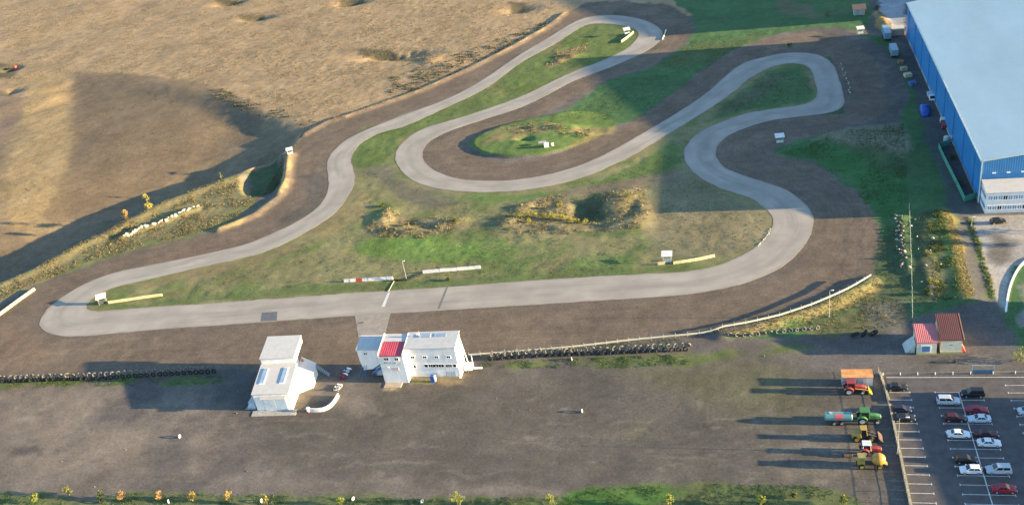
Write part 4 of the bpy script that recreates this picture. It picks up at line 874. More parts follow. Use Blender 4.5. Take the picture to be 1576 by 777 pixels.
CARS = [
    ('saloon', 1380, 597, 0, 'black', 'black saloon in the topmost bay of the left row'),
    ('hatch', 1387, 631, 0, 'navy', 'dark navy hatchback in left row, just above another black car'),
    ('saloon', 1391, 644, 0, 'black', 'black saloon with bright reflections beside the lamp post in left row'),
    ('wagon', 1459, 618, 0, 'silver', 'tall silver people carrier at the top of the middle row'),
    ('wagon', 1497, 606.5, PI, 'black', 'black estate car at the very top of the middle rows'),
    ('saloon', 1503, 631.5, 0, 'crimson', 'crimson saloon directly above a pale blue car'),
    ('hatch', 1469, 644, 0, 'maroon', 'dark maroon hatchback below the silver people carrier'),
    ('saloon', 1507, 645.5, PI, 'pale', 'pale silver-blue saloon directly below the crimson car'),
    ('saloon', 1475, 669, 0, 'white', 'white saloon alone in the left half of the middle rows'),
    ('saloon', 1518, 669, 0, 'maroon', 'dark maroon saloon directly above a white one'),
    ('saloon', 1522, 682.5, 0, 'white', 'white saloon right under the dark maroon saloon'),
    ('hatch', 1486, 708, 0, 'black', 'black hatchback directly above a small white hatchback'),
    ('hatch', 1494, 724, PI, 'white', 'small white hatchback under the black one, left of centre line'),
    ('wagon', 1537, 724, PI, 'silver', 'silver estate car right of centre line, opposite the small white hatchback'),
    ('saloon', 1545, 753, 0, 'red', 'bright red saloon lowest in the middle rows'),
    ('saloon', 1584, 634, 0, 'pale', 'pale car cut off by the right edge of the photo'),
]
for kd, x, y, rz, c, lb in CARS:
    p = g(x, y, 0.3); place_car(kd, float(p[0]), float(p[1]), rz + random.uniform(-.02, .02), PM[c], lb)
p = g(1536, 341, 0.4); oc = place_car('hatch', float(p[0]), float(p[1]), 0.1, PM['black'], 'dark car parked in front of the office annex'); del oc['group']

STEELD = mat('dark_steel', (0.05, 0.05, 0.055), 0.6, 0.2)
def tractor(label, loc, rz, body, roofc, rimc, implement=None, s=1.0, cabc=None):
    t = thing('tractor', label, 'tractor', loc, rz); bm = paint_mat(*body); rm = paint_mat(*roofc); rc = mat(*rimc)
    MB().loft([[(0.5, -w, z0), (0.5, -w, z1 - .15), (0.5, -w * .7, z1), (0.5, w * .7, z1), (0.5, w, z1 - .15), (0.5, w, z0)] if i == 0 else [(x, -w, z0), (x, -w, z1 - .15), (x, -w * .7, z1), (x, w * .7, z1), (x, w, z1 - .15), (x, w, z0)] for i, (x, w, z0, z1) in enumerate(((.5, .42, .85, 1.75), (1.6, .40, .85, 1.68), (2.3, .34, .85, 1.5), (2.4, .30, .9, 1.4)))]).build('bonnet', bm, t, bevel=.03)
    MB().box((0.3, 0, .75), (3.4, .5, .5)).build('chassis', STEELD, t)
    cab = MB()
    for x, y, x2, y2 in ((-1.1, -.62, -.95, -.58), (.45, -.58, .3, -.55), (-1.1, .62, -.95, .58), (.45, .58, .3, .55)): cab.tube((x, y, 1.1), (x2, y2, 2.5), .05, n=6)
    cab.box((-.3, 0, 1.15), (1.6, 1.2, .2)); cb_ = cab.build('cab_frame', bm if cabc is None else paint_mat(*cabc), t)
    MB().hexa([(-1.05, -.58, 1.26), (.42, -.55, 1.26), (.42, .55, 1.26), (-1.05, .58, 1.26)], [(-.93, -.54, 2.48), (.27, -.51, 2.48), (.27, .51, 2.48), (-.93, .54, 2.48)]).build('cab_glass', GLASS_D, cb_)
    MB().box((-.35, 0, 2.58), (1.65, 1.45, .16)).build('cab_roof', rm, t, bevel=.04)
    for sy in (-1, 1):
        wheel_part(t, (-.75, sy * .85, .78), .78, .45, rc, name='rear_wheel'); wheel_part(t, (1.75, sy * .75, .48), .48, .3, rc, name='front_wheel')
        fd = MB()
        for k in range(6):
            a = math.radians(20 + 26 * k); a2 = math.radians(20 + 26 * (k + 1)); r_ = .88
            fd.hexa([(-.75 + r_ * math.cos(a), sy * .85 - .26, .78 + r_ * math.sin(a)), (-.75 + r_ * math.cos(a), sy * .85 + .26, .78 + r_ * math.sin(a)), (-.75 + r_ * math.cos(a2), sy * .85 + .26, .78 + r_ * math.sin(a2)), (-.75 + r_ * math.cos(a2), sy * .85 - .26, .78 + r_ * math.sin(a2))],
                    [(-.75 + (r_ + .05) * math.cos(a), sy * .85 - .26, .78 + (r_ + .05) * math.sin(a)), (-.75 + (r_ + .05) * math.cos(a), sy * .85 + .26, .78 + (r_ + .05) * math.sin(a)), (-.75 + (r_ + .05) * math.cos(a2), sy * .85 + .26, .78 + (r_ + .05) * math.sin(a2)), (-.75 + (r_ + .05) * math.cos(a2), sy * .85 - .26, .78 + (r_ + .05) * math.sin(a2))])
        fd.build('fender', bm, t)
        MB().box((2.42, sy * .2, 1.15), (.06, .18, .14)).build('headlight', LAMP, t)
    MB().tube((1.2, .3, 1.6), (1.2, .3, 2.3), .05, n=6).build('exhaust', STEELD, t)
    if implement:
        im = paint_mat(*implement); b = MB()
        for sy in (-1, 1): b.tube((-.1, sy * .5, 1.3), (2.5, sy * .5, .9), .07, n=6); b.tube((2.5, sy * .5, .9), (2.9, sy * .5, .4), .07, n=6)
        b.build('loader_arm', im, t); MB().hexa([(2.8, -.95, .15), (3.5, -.95, .1), (3.5, .95, .1), (2.8, .95, .15)], [(2.75, -.95, .8), (2.85, -.95, .82), (2.85, .95, .82), (2.75, .95, .8)]).build('bucket', im, t)
    t.scale = (s, s, s); return t
def spot(x, y): p = at(x, y); return (p[0], p[1], p[2])
RW = ('white_rim', (0.60, 0.59, 0.55)); RY = ('yellow_rim', (0.45, 0.33, 0.05))
tractor('red tractor with yellow front loader before the orange-roofed container', spot(1312, 603), 0, ('tractor_red', (.25, .04, .04)), ('tractor_red', (.25, .04, .04)), RW, ('loader_yellow', (.45, .30, .04)), 1.15)
tractor('green tractor hitched in front of the teal tank trailer', spot(1333, 648), 0, ('tractor_green', (.06, .17, .06)), ('tractor_green', (.06, .17, .06)), RW, None, 1.2)
tractor('red tractor with white cab roof between two yellow machines', spot(1336, 697), 0, ('tractor_red', (.25, .04, .04)), ('cab_white', (.62, .62, .60)), RW, None, 1.05, ('cab_white', (.62, .62, .60)))
# yellow wheel loader
wl_ = thing('wheel_loader', 'yellow wheel loader between the green tractor and white-roofed red tractor', 'loader', spot(1329, 675), 0)
YEL = paint_mat('machine_yellow', (.36, .25, .05)); YEL2 = paint_mat('machine_orange', (.42, .22, .04))
MB().loft([[(x, -w, z0), (x, -w, z1), (x, w, z1), (x, w, z0)] for x, w, z0, z1 in ((-2.4, .7, .8, 1.6), (-2.2, .75, .7, 1.75), (-.6, .75, .7, 1.85), (-.5, .6, .7, 1.8))]).build('engine_hood', YEL, wl_, bevel=.05)
cg = MB().hexa([(-.7, -.68, 1.5), (.6, -.68, 1.5), (.6, .68, 1.5), (-.7, .68, 1.5)], [(-.6, -.62, 2.9), (.4, -.62, 2.9), (.4, .62, 2.9), (-.6, .62, 2.9)]).build('cab_glass', GLASS_D, wl_)
MB().box((-.1, 0, 2.98), (1.3, 1.5, .16)).build('cab_roof', YEL, wl_, bevel=.04)
pm_ = MB()
for x, x2, y in ((-.72, -.62, -.69), (.62, .42, -.69), (-.72, -.62, .69), (.62, .42, .69)): pm_.tube((x, y, 1.4), (x2, y * .92, 2.92), .06, n=6)
pm_.build('cab_frame', YEL, wl_); MB().box((.9, 0, .95), (1.6, .8, .5)).build('front_chassis', STEELD, wl_)
for x in (-1.5, 1.3):
    for sy in (-1, 1): wheel_part(wl_, (x, sy * .95, .7), .7, .5, mat('yellow_rim', (0.45, 0.33, 0.05)))
ar = MB()
for sy in (-1, 1): ar.tube((.7, sy * .45, 1.7), (2.3, sy * .45, 1.1), .12, n=6); ar.tube((2.3, sy * .45, 1.1), (2.9, sy * .45, .5), .1, n=6)
ar.build('lift_arm', STEELD, wl_)
MB().hexa([(2.8, -1.2, .1), (3.8, -1.2, .05), (3.8, 1.2, .05), (2.8, 1.2, .1)], [(2.7, -1.2, 1.1), (2.85, -1.2, 1.15), (2.85, 1.2, 1.15), (2.7, 1.2, 1.1)]).build('bucket', mat('rusty_steel', (.09, .06, .05), .8, .25), wl_)
# self-loading mixer
mx = thing('concrete_mixer', 'yellow self-loading mixer with round orange drum at the lower end', 'mixer', spot(1340, 717), 0)
MB().box((-.2, 0, .85), (5.2, .9, .45)).build('chassis', STEELD, mx)
MB().lathe([(-.1, .55), (.3, .95), (1.0, 1.25), (1.7, 1.2), (2.3, .8), (2.5, .45)], (0, 0, 0), 'X', 16).build('drum', YEL2, mx, loc=(.2, 0, 1.95), smooth=True)
MB().hexa([(-2.6, -.75, 1.0), (-1.1, -.75, 1.0), (-1.1, .75, 1.0), (-2.6, .75, 1.0)], [(-2.5, -.7, 1.7), (-1.2, -.7, 1.8), (-1.2, .7, 1.8), (-2.5, .7, 1.7)]).build('operator_deck', YEL, mx)
cf_ = MB()
for x in (-2.4, -1.25):
    for y in (-.65, .65): cf_.tube((x, y, 1.7), (x, y, 2.75), .05, n=6)
cf_.build('cab_frame', YEL, mx); MB().box((-1.8, 0, 2.8), (1.5, 1.5, .12)).build('cab_roof', mat('olive_roof', (.26, .22, .08), .7, .15), mx)
for x in (-1.8, 1.6):
    for sy in (-1, 1): wheel_part(mx, (x, sy * .85, .6), .6, .42, mat('yellow_rim', (0.45, 0.33, 0.05)))
MB().hexa([(2.5, -.5, 1.0), (3.1, -.4, .7), (3.1, .4, .7), (2.5, .5, 1.0)], [(2.5, -.5, 1.3), (3.1, -.4, .85), (3.1, .4, .85), (2.5, .5, 1.3)]).build('chute', YEL, mx)
# tank trailer
tk = thing('tank_trailer', 'long teal tank trailer with red panel behind the green tractor', 'trailer', spot(1290, 650), 0)
TEAL = paint_mat('teal', (.10, .24, .25))
MB().lathe([(-2.85, .2), (-2.8, .75), (-2.6, .98), (2.6, .98), (2.8, .75), (2.85, .2)], (0, 0, 1.75), 'X', 18).build('tank', TEAL, tk, smooth=False)
MB().box((0, 0, .75), (5.4, .8, .25)).build('chassis', STEELD, tk)
MB().loft([[(x, -r_ * math.cos(a), 1.75 + r_ * math.sin(a)) for r_, a in [(1.0, math.radians(t)) for t in (-5, 20, 45, 70)] + [(.95, math.radians(t)) for t in (70, 45, 20, -5)]] for x in (-.8, .9)]).build('red_panel', paint_mat('signal_red', (.45, .10, .12)), tk)
MB().lathe([(2.72, .35), (2.78, .35)], (-1.6, 0, 0), 'Z', 12).build('hatch_cover', RIM, tk)
for x in (-.9, .6):
    for sy in (-1, 1): wheel_part(tk, (x, sy * .85, .5), .5, .35)
MB().tube((2.8, 0, .7), (4.4, 0, .6), .08, n=6).build('drawbar', STEELD, tk)
tc_ = thing('scrap_roller', 'low dark scrap part lying left of the yellow mixer', 'scrap', spot(1305, 702), 0.1)
MB().lathe([(-.9, .3), (-.8, .42), (.8, .42), (.9, .3)], (0, 0, .35), 'X', 12).build('drum', mat('rusty_steel', (.09, .06, .05), .8, .25), tc_); MB().box((0, .5, .25), (1.9, .15, .15)).build('frame', STEELD, tc_)

# trailers, skip and oddments along the warehouse
def box_trailer(label, px, py, L, w, h, col, rz):
    t = thing('box_trailer', label, 'trailer', spot(px, py), rz)
    MB().box((0, 0, 1.1 + h / 2), (L, w, h)).build('box', col, t, bevel=.05); MB().box((0, 0, .95), (L * .96, w * .5, .25)).build('chassis', STEELD, t)
    MB().box((L / 2 + .02, 0, 1.1 + h / 2), (.06, w * .9, h * .9)).build('rear_door', GREYM, t)
    for x in (-L * .32, -L * .2, L * .3):
        for sy in (-1, 1): wheel_part(t, (x, sy * (w / 2 - .2), .48), .48, .3)
RZW = math.radians(90)
SLATE = paint_mat('slate_blue', (.16, .26, .34))
box_trailer('slate blue box trailer parked nearest the warehouse rear corner', 1364, 58, 9.5, 2.5, 2.4, SLATE, RZW)
box_trailer('slate blue box trailer in front of another like it, by side wall', 1375, 85, 7.5, 2.5, 2.2, SLATE, RZW)
bc = thing('storage_crate', 'large beige crate beside the rear of the blue wall', 'crate', spot(1381, 52), 0)
MB().box((0, 0, 1.2), (4.5, 4.5, 2.4)).build('box', mat('beige_board', (.42, .36, .27), .85, .12), bc); MB().box((0, 0, 2.45), (4.7, 4.7, .1)).build('lid', mat('beige_lid', (.48, .43, .35), .85, .1), bc)
for k, (px, py, w, h, c, lb) in enumerate([(1386, 97, 2.0, .9, (.30, .14, .09), 'rust brown crate by the warehouse, farthest of the small crates'), (1391, 108, 2.2, 1.1, (.36, .28, .18), 'tan crate between the rust brown and the yellowish crate'), (1397, 118, 2.4, 1.2, (.46, .42, .28), 'yellowish crate standing left of a blue bin'), (1404, 131, 2.2, 1.3, (.06, .12, .26), 'blue bin standing between yellowish crate and blue tarpaulin')]):
    b = thing('crate', lb, 'crate', spot(px, py), .1 * k); MB().box((0, 0, h / 2), (w, w * .9, h)).build('box', mat('crate_%s' % 'abcd'[k], c, .85, .15), b)
    for s_ in (-1, 1): MB().box((s_ * w * .3, -w * .46, h / 2), (.12, .05, h)).build('batten', GREYM, b)
tp = thing('tarpaulin_stack', 'bright blue tarpaulin over a long stack by the warehouse', 'stack', spot(1423, 172), RZW - .08)
MB().loft([[(x, -w, 0), (x, -w, h * .8), (x, -w * .5, h), (x, w * .5, h), (x, w, h * .75), (x, w, 0)] for x, w, h in ((-4.2, 1.1, .9), (-2.5, 1.4, 1.5), (-.5, 1.3, 1.2), (1.5, 1.45, 1.6), (3.2, 1.3, 1.3), (4.2, 1.0, .8))]).build('tarpaulin', mat('blue_tarp', (.02, .085, .36), .5, .2, 1.0, bump=.5), tp, smooth=True); MB().box((0, 0, .06), (8, 2.2, .14)).build('pallet', GREYM, tp)
def small_truck(label, px, py, cabc, bodc, rz):
    t = thing('small_truck', label, 'truck', spot(px, py), rz)
    MB().hexa([(1.3, -.95, .5), (2.9, -.95, .5), (2.9, .95, .5), (1.3, .95, .5)], [(1.3, -.9, 2.1), (2.3, -.9, 2.1), (2.3, .9, 2.1), (1.3, .9, 2.1)]).build('cab', cabc, t, bevel=.05)
    MB().hexa([(2.32, -.8, 2.0), (2.72, -.85, 1.2), (2.72, .85, 1.2), (2.32, .8, 2.0)], [(2.38, -.8, 2.02), (2.8, -.85, 1.2), (2.8, .85, 1.2), (2.38, .8, 2.02)]).build('windscreen', GLASS_D, t)
    MB().box((-.9, 0, 1.1), (4.0, 2.0, .9)).build('cargo_bed', bodc, t); MB().box((0, 0, .6), (5.2, .8, .2)).build('chassis', STEELD, t)
    for x in (-1.8, 2.0):
        for sy in (-1, 1): wheel_part(t, (x, sy * .85, .42), .42, .28)
small_truck('small white truck parked against the middle of the blue wall', 1433, 152, PM['white'], PM['silver'], -RZW)
small_truck('small white truck with dark red load bed by the blue wall', 1453, 194, PM['white'], paint_mat('load_red', (.22, .04, .05)), RZW)
wk = thing('white_tank', 'pair of grey-white tanks next to the green enclosure', 'tank', spot(1462, 218), 0)
for x in (-1.0, 1.1): MB().lathe([(0, .95), (1.7, .95), (2.0, .5)], (x, 0, 0), 'Z', 14).build('tank', mat('tank_grey', (.42, .45, .46), .6, .1), wk)

# ------------------------------------------------------------------ car park furniture and markings
LINE = mat('line_paint', (0.56, 0.55, 0.52), 0.9, 0.2, 1.6)
def strip(name, x0, x1, y0, y1, z=0.012, m=None):
    MB().hexa([(x0, y0, z - .03), (x1, y0, z - .03), (x1, y1, z - .03), (x0, y1, z - .03)], [(x0, y0, z), (x1, y0, z), (x1, y1, z), (x0, y1, z)]).build(name, m or LINE, PKM)
PKS = flat_sheet('car_park', [(28.9, 100), (72, 100), (72, 183.6), (28.9, 183.6)], 0.0, mat('car_park_asphalt', (0.088, 0.082, 0.080), 0.92, 0.14, 0.5, bump=0.2, bscale=5), 0.25, world=True)
PKM = PKS
for k in range(32):
    y = 178.03 - 2.5 * k
    strip('bay_line', 28.95, 33.1, y - .06, y + .06); strip('bay_line_end', 33.1, 33.25, y - .3, y + .3)
    if k < 31:
        strip('bay_line', 38.35, 42.9, y - .06, y + .06); strip('bay_line_end', 38.2, 38.35, y - .3, y + .3)
        strip('bay_line', 43.1, 47.45, y - .06, y + .06); strip('bay_line_end', 47.45, 47.6, y - .3, y + .3)
        strip('bay_line', 52.8, 57.4, y - .06 + 2.4, y + .06 + 2.4); strip('bay_line_end', 52.65, 52.8, y - .3 + 2.4, y + .3 + 2.4)
strip('centre_line', 42.9, 43.1, 100, 178.1)
strip('edge_line', 29, 57, 183.1, 183.25)

FENCEM = mat('fence_concrete', (0.33, 0.31, 0.22), 0.9, 0.18, 1.5); WIRE = mat('fence_wire', (0.30, 0.31, 0.28), 0.8, 0.1)
def fence(label, pts, h, step, base=0.0, rails=(0.5, 0.95), pr=0.07, m=None, name='fence', wire=None, cat='fence', rr=0.025):
    """posts one by one, with rails from post to post"""
    P = smooth_loop([tuple(p[:2]) for p in pts], False, step) if len(pts) > 2 else np.array([np.array(pts[0][:2]) + (np.array(pts[1][:2]) - np.array(pts[0][:2])) * t for t in np.linspace(0, 1, max(2, int(np.hypot(pts[1][0] - pts[0][0], pts[1][1] - pts[0][1]) / step)))])
    f = thing(name, label, cat, (float(P[0][0]), float(P[0][1]), 0)); o = P[0]
    q = [(float(x - o[0]), float(y - o[1]), ground_z(x, y) + base) for x, y in P]
    me = None
    for x, y, z in q:
        if me is None: me = MB().tube((0, 0, -.3), (0, 0, h), pr, pr * .9, n=6).build('post', m or FENCEM, f, loc=(x, y, z))
        else:
            c = me.copy(); COL.objects.link(c); c.location = (x, y, z); c.parent = f
    for t in rails:
        r = MB()
        for a, b in zip(q[:-1], q[1:]): r.tube((a[0], a[1], a[2] + h * t), (b[0], b[1], b[2] + h * t), rr, n=5)
        r.build('rail', wire or WIRE, f)
    return f
kb = thing('car_park_wall', 'low pale kerb wall along the left edge of the car park', 'wall', (28.6, 144, 0))
for k in range(14):
    MB().box((0, -12 + 2.5 * k + 8, .28), (.34, 2.44, .56)).build('wall_block', FENCEM, kb)
MB().hexa([(-.15, 30.9, 0), (.2, 30.9, 0), (-.5, 40.5, 0), (-.85, 40.5, 0)], [(-.15, 30.9, .5), (.2, 30.9, .5), (-.5, 40.5, .5), (-.85, 40.5, .5)]).build('wall_end', FENCEM, kb)
fence('wire fence on concrete posts along the left edge of the car park', [(28.2, 140), (28.2, 178), (27.5, 185)], 1.5, 3.0)
fence('low fence with small white posts along the top of the car park', [(28.4, 184.0), (46.5, 184.3)], 0.7, 2.9, pr=.09, m=FRAME)
fence('low fence continuing right of the blue gate at the top of the car park', [(51.0, 184.3), (60, 184.6)], 0.7, 2.9, pr=.09, m=FRAME)
fence('long thin fence running beside the row of rubble', W([(1399,322),(1401,380),(1403,440),(1404,490)]), 1.9, 2.6, rails=(.3, .65, .98), m=mat('grey_post', (.36, .37, .36), .9, .1), rr=.012)
gt = thing('sliding_gate', 'blue metal sliding gate at the top of the car park', 'gate', (46.8, 184.6, 0))
for x in (0, 4.4): MB().box((x, 0, 1.1), (.14, .14, 2.2)).build('post', mat('pale_post', (.40, .44, .46), .7, .08), gt)
MB().box((2.2, -.1, .55), (4.4, .08, .9)).build('gate_panel', mat('gate_blue', (.06, .14, .24), .6, .1), gt); MB().box((2.2, 0, 2.1), (4.3, .08, .1)).build('top_bar', mat('pale_post', (.40, .44, .46), .7, .08), gt)
def lamp_post(label, x, y, h, arm=1.2, name='lamp_post', lean=0.0):
    t = thing(name, label, 'lamp post', (x, y, ground_z(x, y)))
    MB().tube((0, 0, -.2), (lean, 0, h), .09, .05, n=8).build('pole', GREYM, t); MB().tube((lean, 0, h), (lean + arm, 0, h + .25), .04, n=6).build('arm', GREYM, t)
    MB().hexa([(lean + arm - .1, -.14, h + .2), (lean + arm + .6, -.14, h + .24), (lean + arm + .6, .14, h + .24), (lean + arm - .1, .14, h + .2)], [(lean + arm, -.08, h + .34), (lean + arm + .5, -.08, h + .36), (lean + arm + .5, .08, h + .36), (lean + arm, .08, h + .34)]).build('lamp_head', FRAME, t)
    MB().box((0, 0, .1), (.4, .4, .3)).build('base', CONCR, t)
p = g(1381, 698); lamp_post('tall grey lamp post between two dark cars and the car park wall', float(p[0]), float(p[1]), 9.4)
p = g(1276, 488); lamp_post('floodlight pole at the far right of the long guard rail', float(p[0]), float(p[1]), 7.6, .4)
p = g(626, 431); lamp_post('slim flag mast on the grass between the two white barriers', float(p[0]), float(p[1]), 6.2, .15)
p = g(1495, 348); lamp_post('small lamp post at the corner of the concrete yard', float(p[0]), float(p[1]), 2.6, .2)
kp = thing('curved_kerb', 'curved white kerb between the concrete yard and dark grass at right edge', 'kerb', (0, 0, 0))
kq = smooth_loop(W([(1700,380),(1600,392),(1576,402),(1562,422),(1553,445),(1548,480)]), False, 1.6)
for a, b in zip(kq[:-1], kq[1:]):
    d = b - a; n_ = np.array([-d[1], d[0]]) / (np.linalg.norm(d) + 1e-6) * .22
    MB().hexa([(*(a - n_), 0), (*(b - n_), 0), (*(b + n_), 0), (*(a + n_), 0)], [(*(a - n_), .3), (*(b - n_), .3), (*(b + n_), .3), (*(a + n_), .3)]).build('kerbstone', FRAME, kp)
ge = thing('green_enclosure', 'green mesh fence enclosure with overgrown yard beside the blue wall', 'fence', (0, 0, 0))
GRN = mat('green_fence', (.07, .26, .19), .7, .12)
gp = W([(1444,228),(1452,246),(1465,272),(1478,298),(1484,311)]); gp2 = W([(1444,228),(1462,224)]); gp3 = W([(1484,311),(1503,305)])
for pts in (gp, gp2, gp3):
    for a, b in zip(pts[:-1], pts[1:]):
        for t in (0, .5):
            x, y = a[0] + (b[0] - a[0]) * t, a[1] + (b[1] - a[1]) * t; MB().tube((x, y, 0), (x, y, 2.0), .08, n=6).build('post', GRN, ge)
        n_ = Vector((-(b[1] - a[1]), b[0] - a[0], 0)).normalized() * .03
        MB().hexa([Vector((*a, .1)) - n_, Vector((*b, .1)) - n_, Vector((*b, .1)) + n_, Vector((*a, .1)) + n_], [Vector((*a, 1.9)) - n_, Vector((*b, 1.9)) - n_, Vector((*b, 1.9)) + n_, Vector((*a, 1.9)) + n_]).build('mesh_panel', GRN, ge)

# ------------------------------------------------------------------ circuit furniture
BEIGE = mat('cream_belt', (0.52, 0.46, 0.26), 0.8, 0.10, 0.8); RAILM = mat('pale_rail', (0.50, 0.49, 0.38), 0.7, 0.08, 0.5)
def belt_barrier(label, pts, h=0.8, w=0.45, m=None, seg=2.4, name='barrier'):
    P = smooth_loop(W(pts), False, seg) if len(pts) > 2 else np.array([np.array(W(pts)[0]) + (np.array(W(pts)[1]) - np.array(W(pts)[0])) * t for t in np.linspace(0, 1, max(2, int(np.hypot(*(np.array(W(pts)[1]) - np.array(W(pts)[0]))) / seg) + 1))])
    o = thing(name, label, 'barrier', (float(P[0][0]), float(P[0][1]), 0))
    for a, b in zip(P[:-1], P[1:]):
        z0, z1 = ground_z(*a), ground_z(*b); a_, b_ = a - P[0], b - P[0]; d = (b - a) / (np.linalg.norm(b - a) + 1e-6); n_ = np.array([-d[1], d[0]]) * w / 2; e = d * .03; a_ = a_ + e; b_ = b_ - e
        MB().hexa([(*(a_ - n_), z0 - .05), (*(b_ - n_), z1 - .05), (*(b_ + n_), z1 - .05), (*(a_ + n_), z0 - .05)], [(*(a_ - n_ * .6), z0 + h), (*(b_ - n_ * .6), z1 + h), (*(b_ + n_ * .6), z1 + h), (*(a_ + n_ * .6), z0 + h)]).build('segment', m or BEIGE, o, bevel=.04)
    return o
belt_barrier('long cream barrier at the left edge of the circuit', [(-12,494),(10,478),(32,461),(54,446)], 0.9)
belt_barrier('low cream barrier on the grass tip inside the left hairpin', [(167,467),(200,462),(225,458),(250,455)], 0.8)
belt_barrier('cream barrier right of the white marshal shelter beside the straight', [(1036,406),(1058,404),(1080,400),(1100,395)], 0.8)
belt_barrier('short cream barrier left of the white marshal shelter beside the straight', [(1012,407),(1024,406)], 0.8)
belt_barrier('cream barrier inside the far top hairpin', [(956,66),(968,58),(975,51)], 0.9)
belt_barrier('short cream kerb barrier on the outside of the far top hairpin', [(1019,62),(1023,54),(1025,47)], 0.5, .5, RAILM)
# white water-filled barriers beside the straight
WB = mat('white_plastic', (0.60, 0.60, 0.60), 0.5, 0.08, 1.0); RB = mat('red_plastic', (0.42, 0.06, 0.05), 0.5, 0.08)
def block_mesh(L):
    return MB().loft([[(x, -.3, 0), (x, -.3, .25), (x, -.14, .6), (x, -.12, .95), (x, .12, .95), (x, .14, .6), (x, .3, .25), (x, .3, 0)] for x in (-L / 2 + .03, L / 2 - .03)])
def block_row(a, b, n, red, lbl, grp):
    A, B = np.array(W([a])[0]), np.array(W([b])[0]); L = float(np.linalg.norm(B - A)) / n; ang = math.atan2(*(B - A)[::-1]); me = block_mesh(L).mesh('barrier_block'); me.materials.append(WB)
    for k in range(n):
        c = A + (B - A) * (k + .5) / n; o = bpy.data.objects.new('barrier_block', me); COL.objects.link(o); o.location = (float(c[0]), float(c[1]), ground_z(*c)); o.rotation_euler = (0, 0, ang + random.uniform(-.03, .03))
        if k == red:
            o.material_slots[0].link = 'OBJECT'; o.material_slots[0].material = RB; tag(o, 'single red block in the left white barrier row', 'barrier')
        else: tag(o, lbl % nth(k + 1), 'barrier', grp)
block_row((530,434), (605,430), 8, 2, 'white block, %s from the left in the left barrier row beside the straight', 'left row of white barrier blocks')
block_row((651,420), (740,413), 10, -1, 'white block, %s from the left in the right barrier row beside the straight', 'right row of white barrier blocks')
# dark dip and cable between the rows
belt_barrier('low dark tyre belt curving between the two white barrier rows', [(606,432),(622,433),(634,431),(640,425),(650,422)], .45, .6, RUBBER, 1.2)
# painted lines and darker shapes on the asphalt
def on_track(name, pts, z, m): flat_sheet(name, pts, z, m, 0.02, kind='structure')
on_track('start_line', [(597,450),(600,450),(592,472),(587,472)], .028, mat('white_line', (.52, .52, .50), .8, .12)); on_track('timing_strip', [(687,441),(690,441),(677,475),(673,475)], .028, mat('dark_strip', (.145, .145, .14), .9, .1))
on_track('dark_rectangle', [(403,481),(427,479.5),(426,493),(401,494.5)], .028, mat('dark_rectangle', (.10, .11, .125), .9, .12, 1.2))  # plain dark rectangle on the straight
cbp = thing('striped_pole', 'thin pale pole lying from the grass onto the asphalt by the white start line', 'pole', (*map(float, g(607, 432)), .1)); d = g(598, 449) - g(607, 432)
MB().tube((0, 0, 0), (float(d[0]), float(d[1]), .05), .09, .07, n=6).build('shaft', RAILM, cbp)

def marshal_post(label, px, py, rz=0.0, tilt=-.25, w=3.0, s=1.0, panel=True, dark=False):
    p = spot(px, py); t = thing('marshal_post', label, 'shelter', p, rz, 'white marshal shelters around the circuit')
    for x in (-1, 1):
        for y, h in ((-1, 2.2), (1, 2.6)): MB().tube((x * w * .36, y * .75, -.2), (x * w * .36, y * .75, h), .05, n=6).build('leg', GREYM, t)
    MB().slab([(-w / 2, -1.15, 2.22), (w / 2, -1.15, 2.22), (w / 2, 1.15, 2.75), (-w / 2, 1.15, 2.75)], .1).build('roof', WB, t)
    if panel: MB().box((0, -.75, .65), (w * .72, .06, .9)).build('front_panel', mat('dark_panel', (.05, .055, .065), .7, .1) if dark else mat('mint_panel', (.45, .58, .54), .7, .08), t)
    if dark: MB().box((-w * .4, 0, 1.1), (.06, 1.5, 1.9)).build('side_screen', mat('dark_panel', (.05, .055, .065), .7, .1), t)
    MB().box((0, .2, .5), (w * .6, .5, .08)).build('bench', GREYM, t)
    t.scale = (s, s, s)
marshal_post('white marshal shelter with pale front panel beside the straight, near right bend', 1027, 402)
marshal_post('white-roofed marshal shelter with dark screens on the grass tip inside the left hairpin', 159, 466, .5, dark=True)
marshal_post('white marshal shelter inside the far top hairpin', 965, 53, .3)
marshal_post('white marshal shelter on the bank left of the circuit', 447, 237, .4, s=.85)
marshal_post('white marshal shelter in the shade right of the double bend', 1200, 219, .1)
marshal_post('white marshal shelter near the orange-roofed hut', 1324, 52, .1)
wq = thing('white_crate', 'bright white crates on the island inside the loop', 'crate', spot(841, 226), .2)
MB().box((0, 0, .7), (1.6, 1.2, 1.5)).build('crate', FRAME, wq, bevel=.1); MB().box((2.2, .2, .5), (.8, .8, 1.0)).build('small_crate', FRAME, wq, bevel=.1); MB().slab([(-2.6, 1.6, .9), (.2, 1.6, .9), (.2, 3.0, 1.1), (-2.6, 3.0, 1.1)], .1).build('board', GREYM, wq)

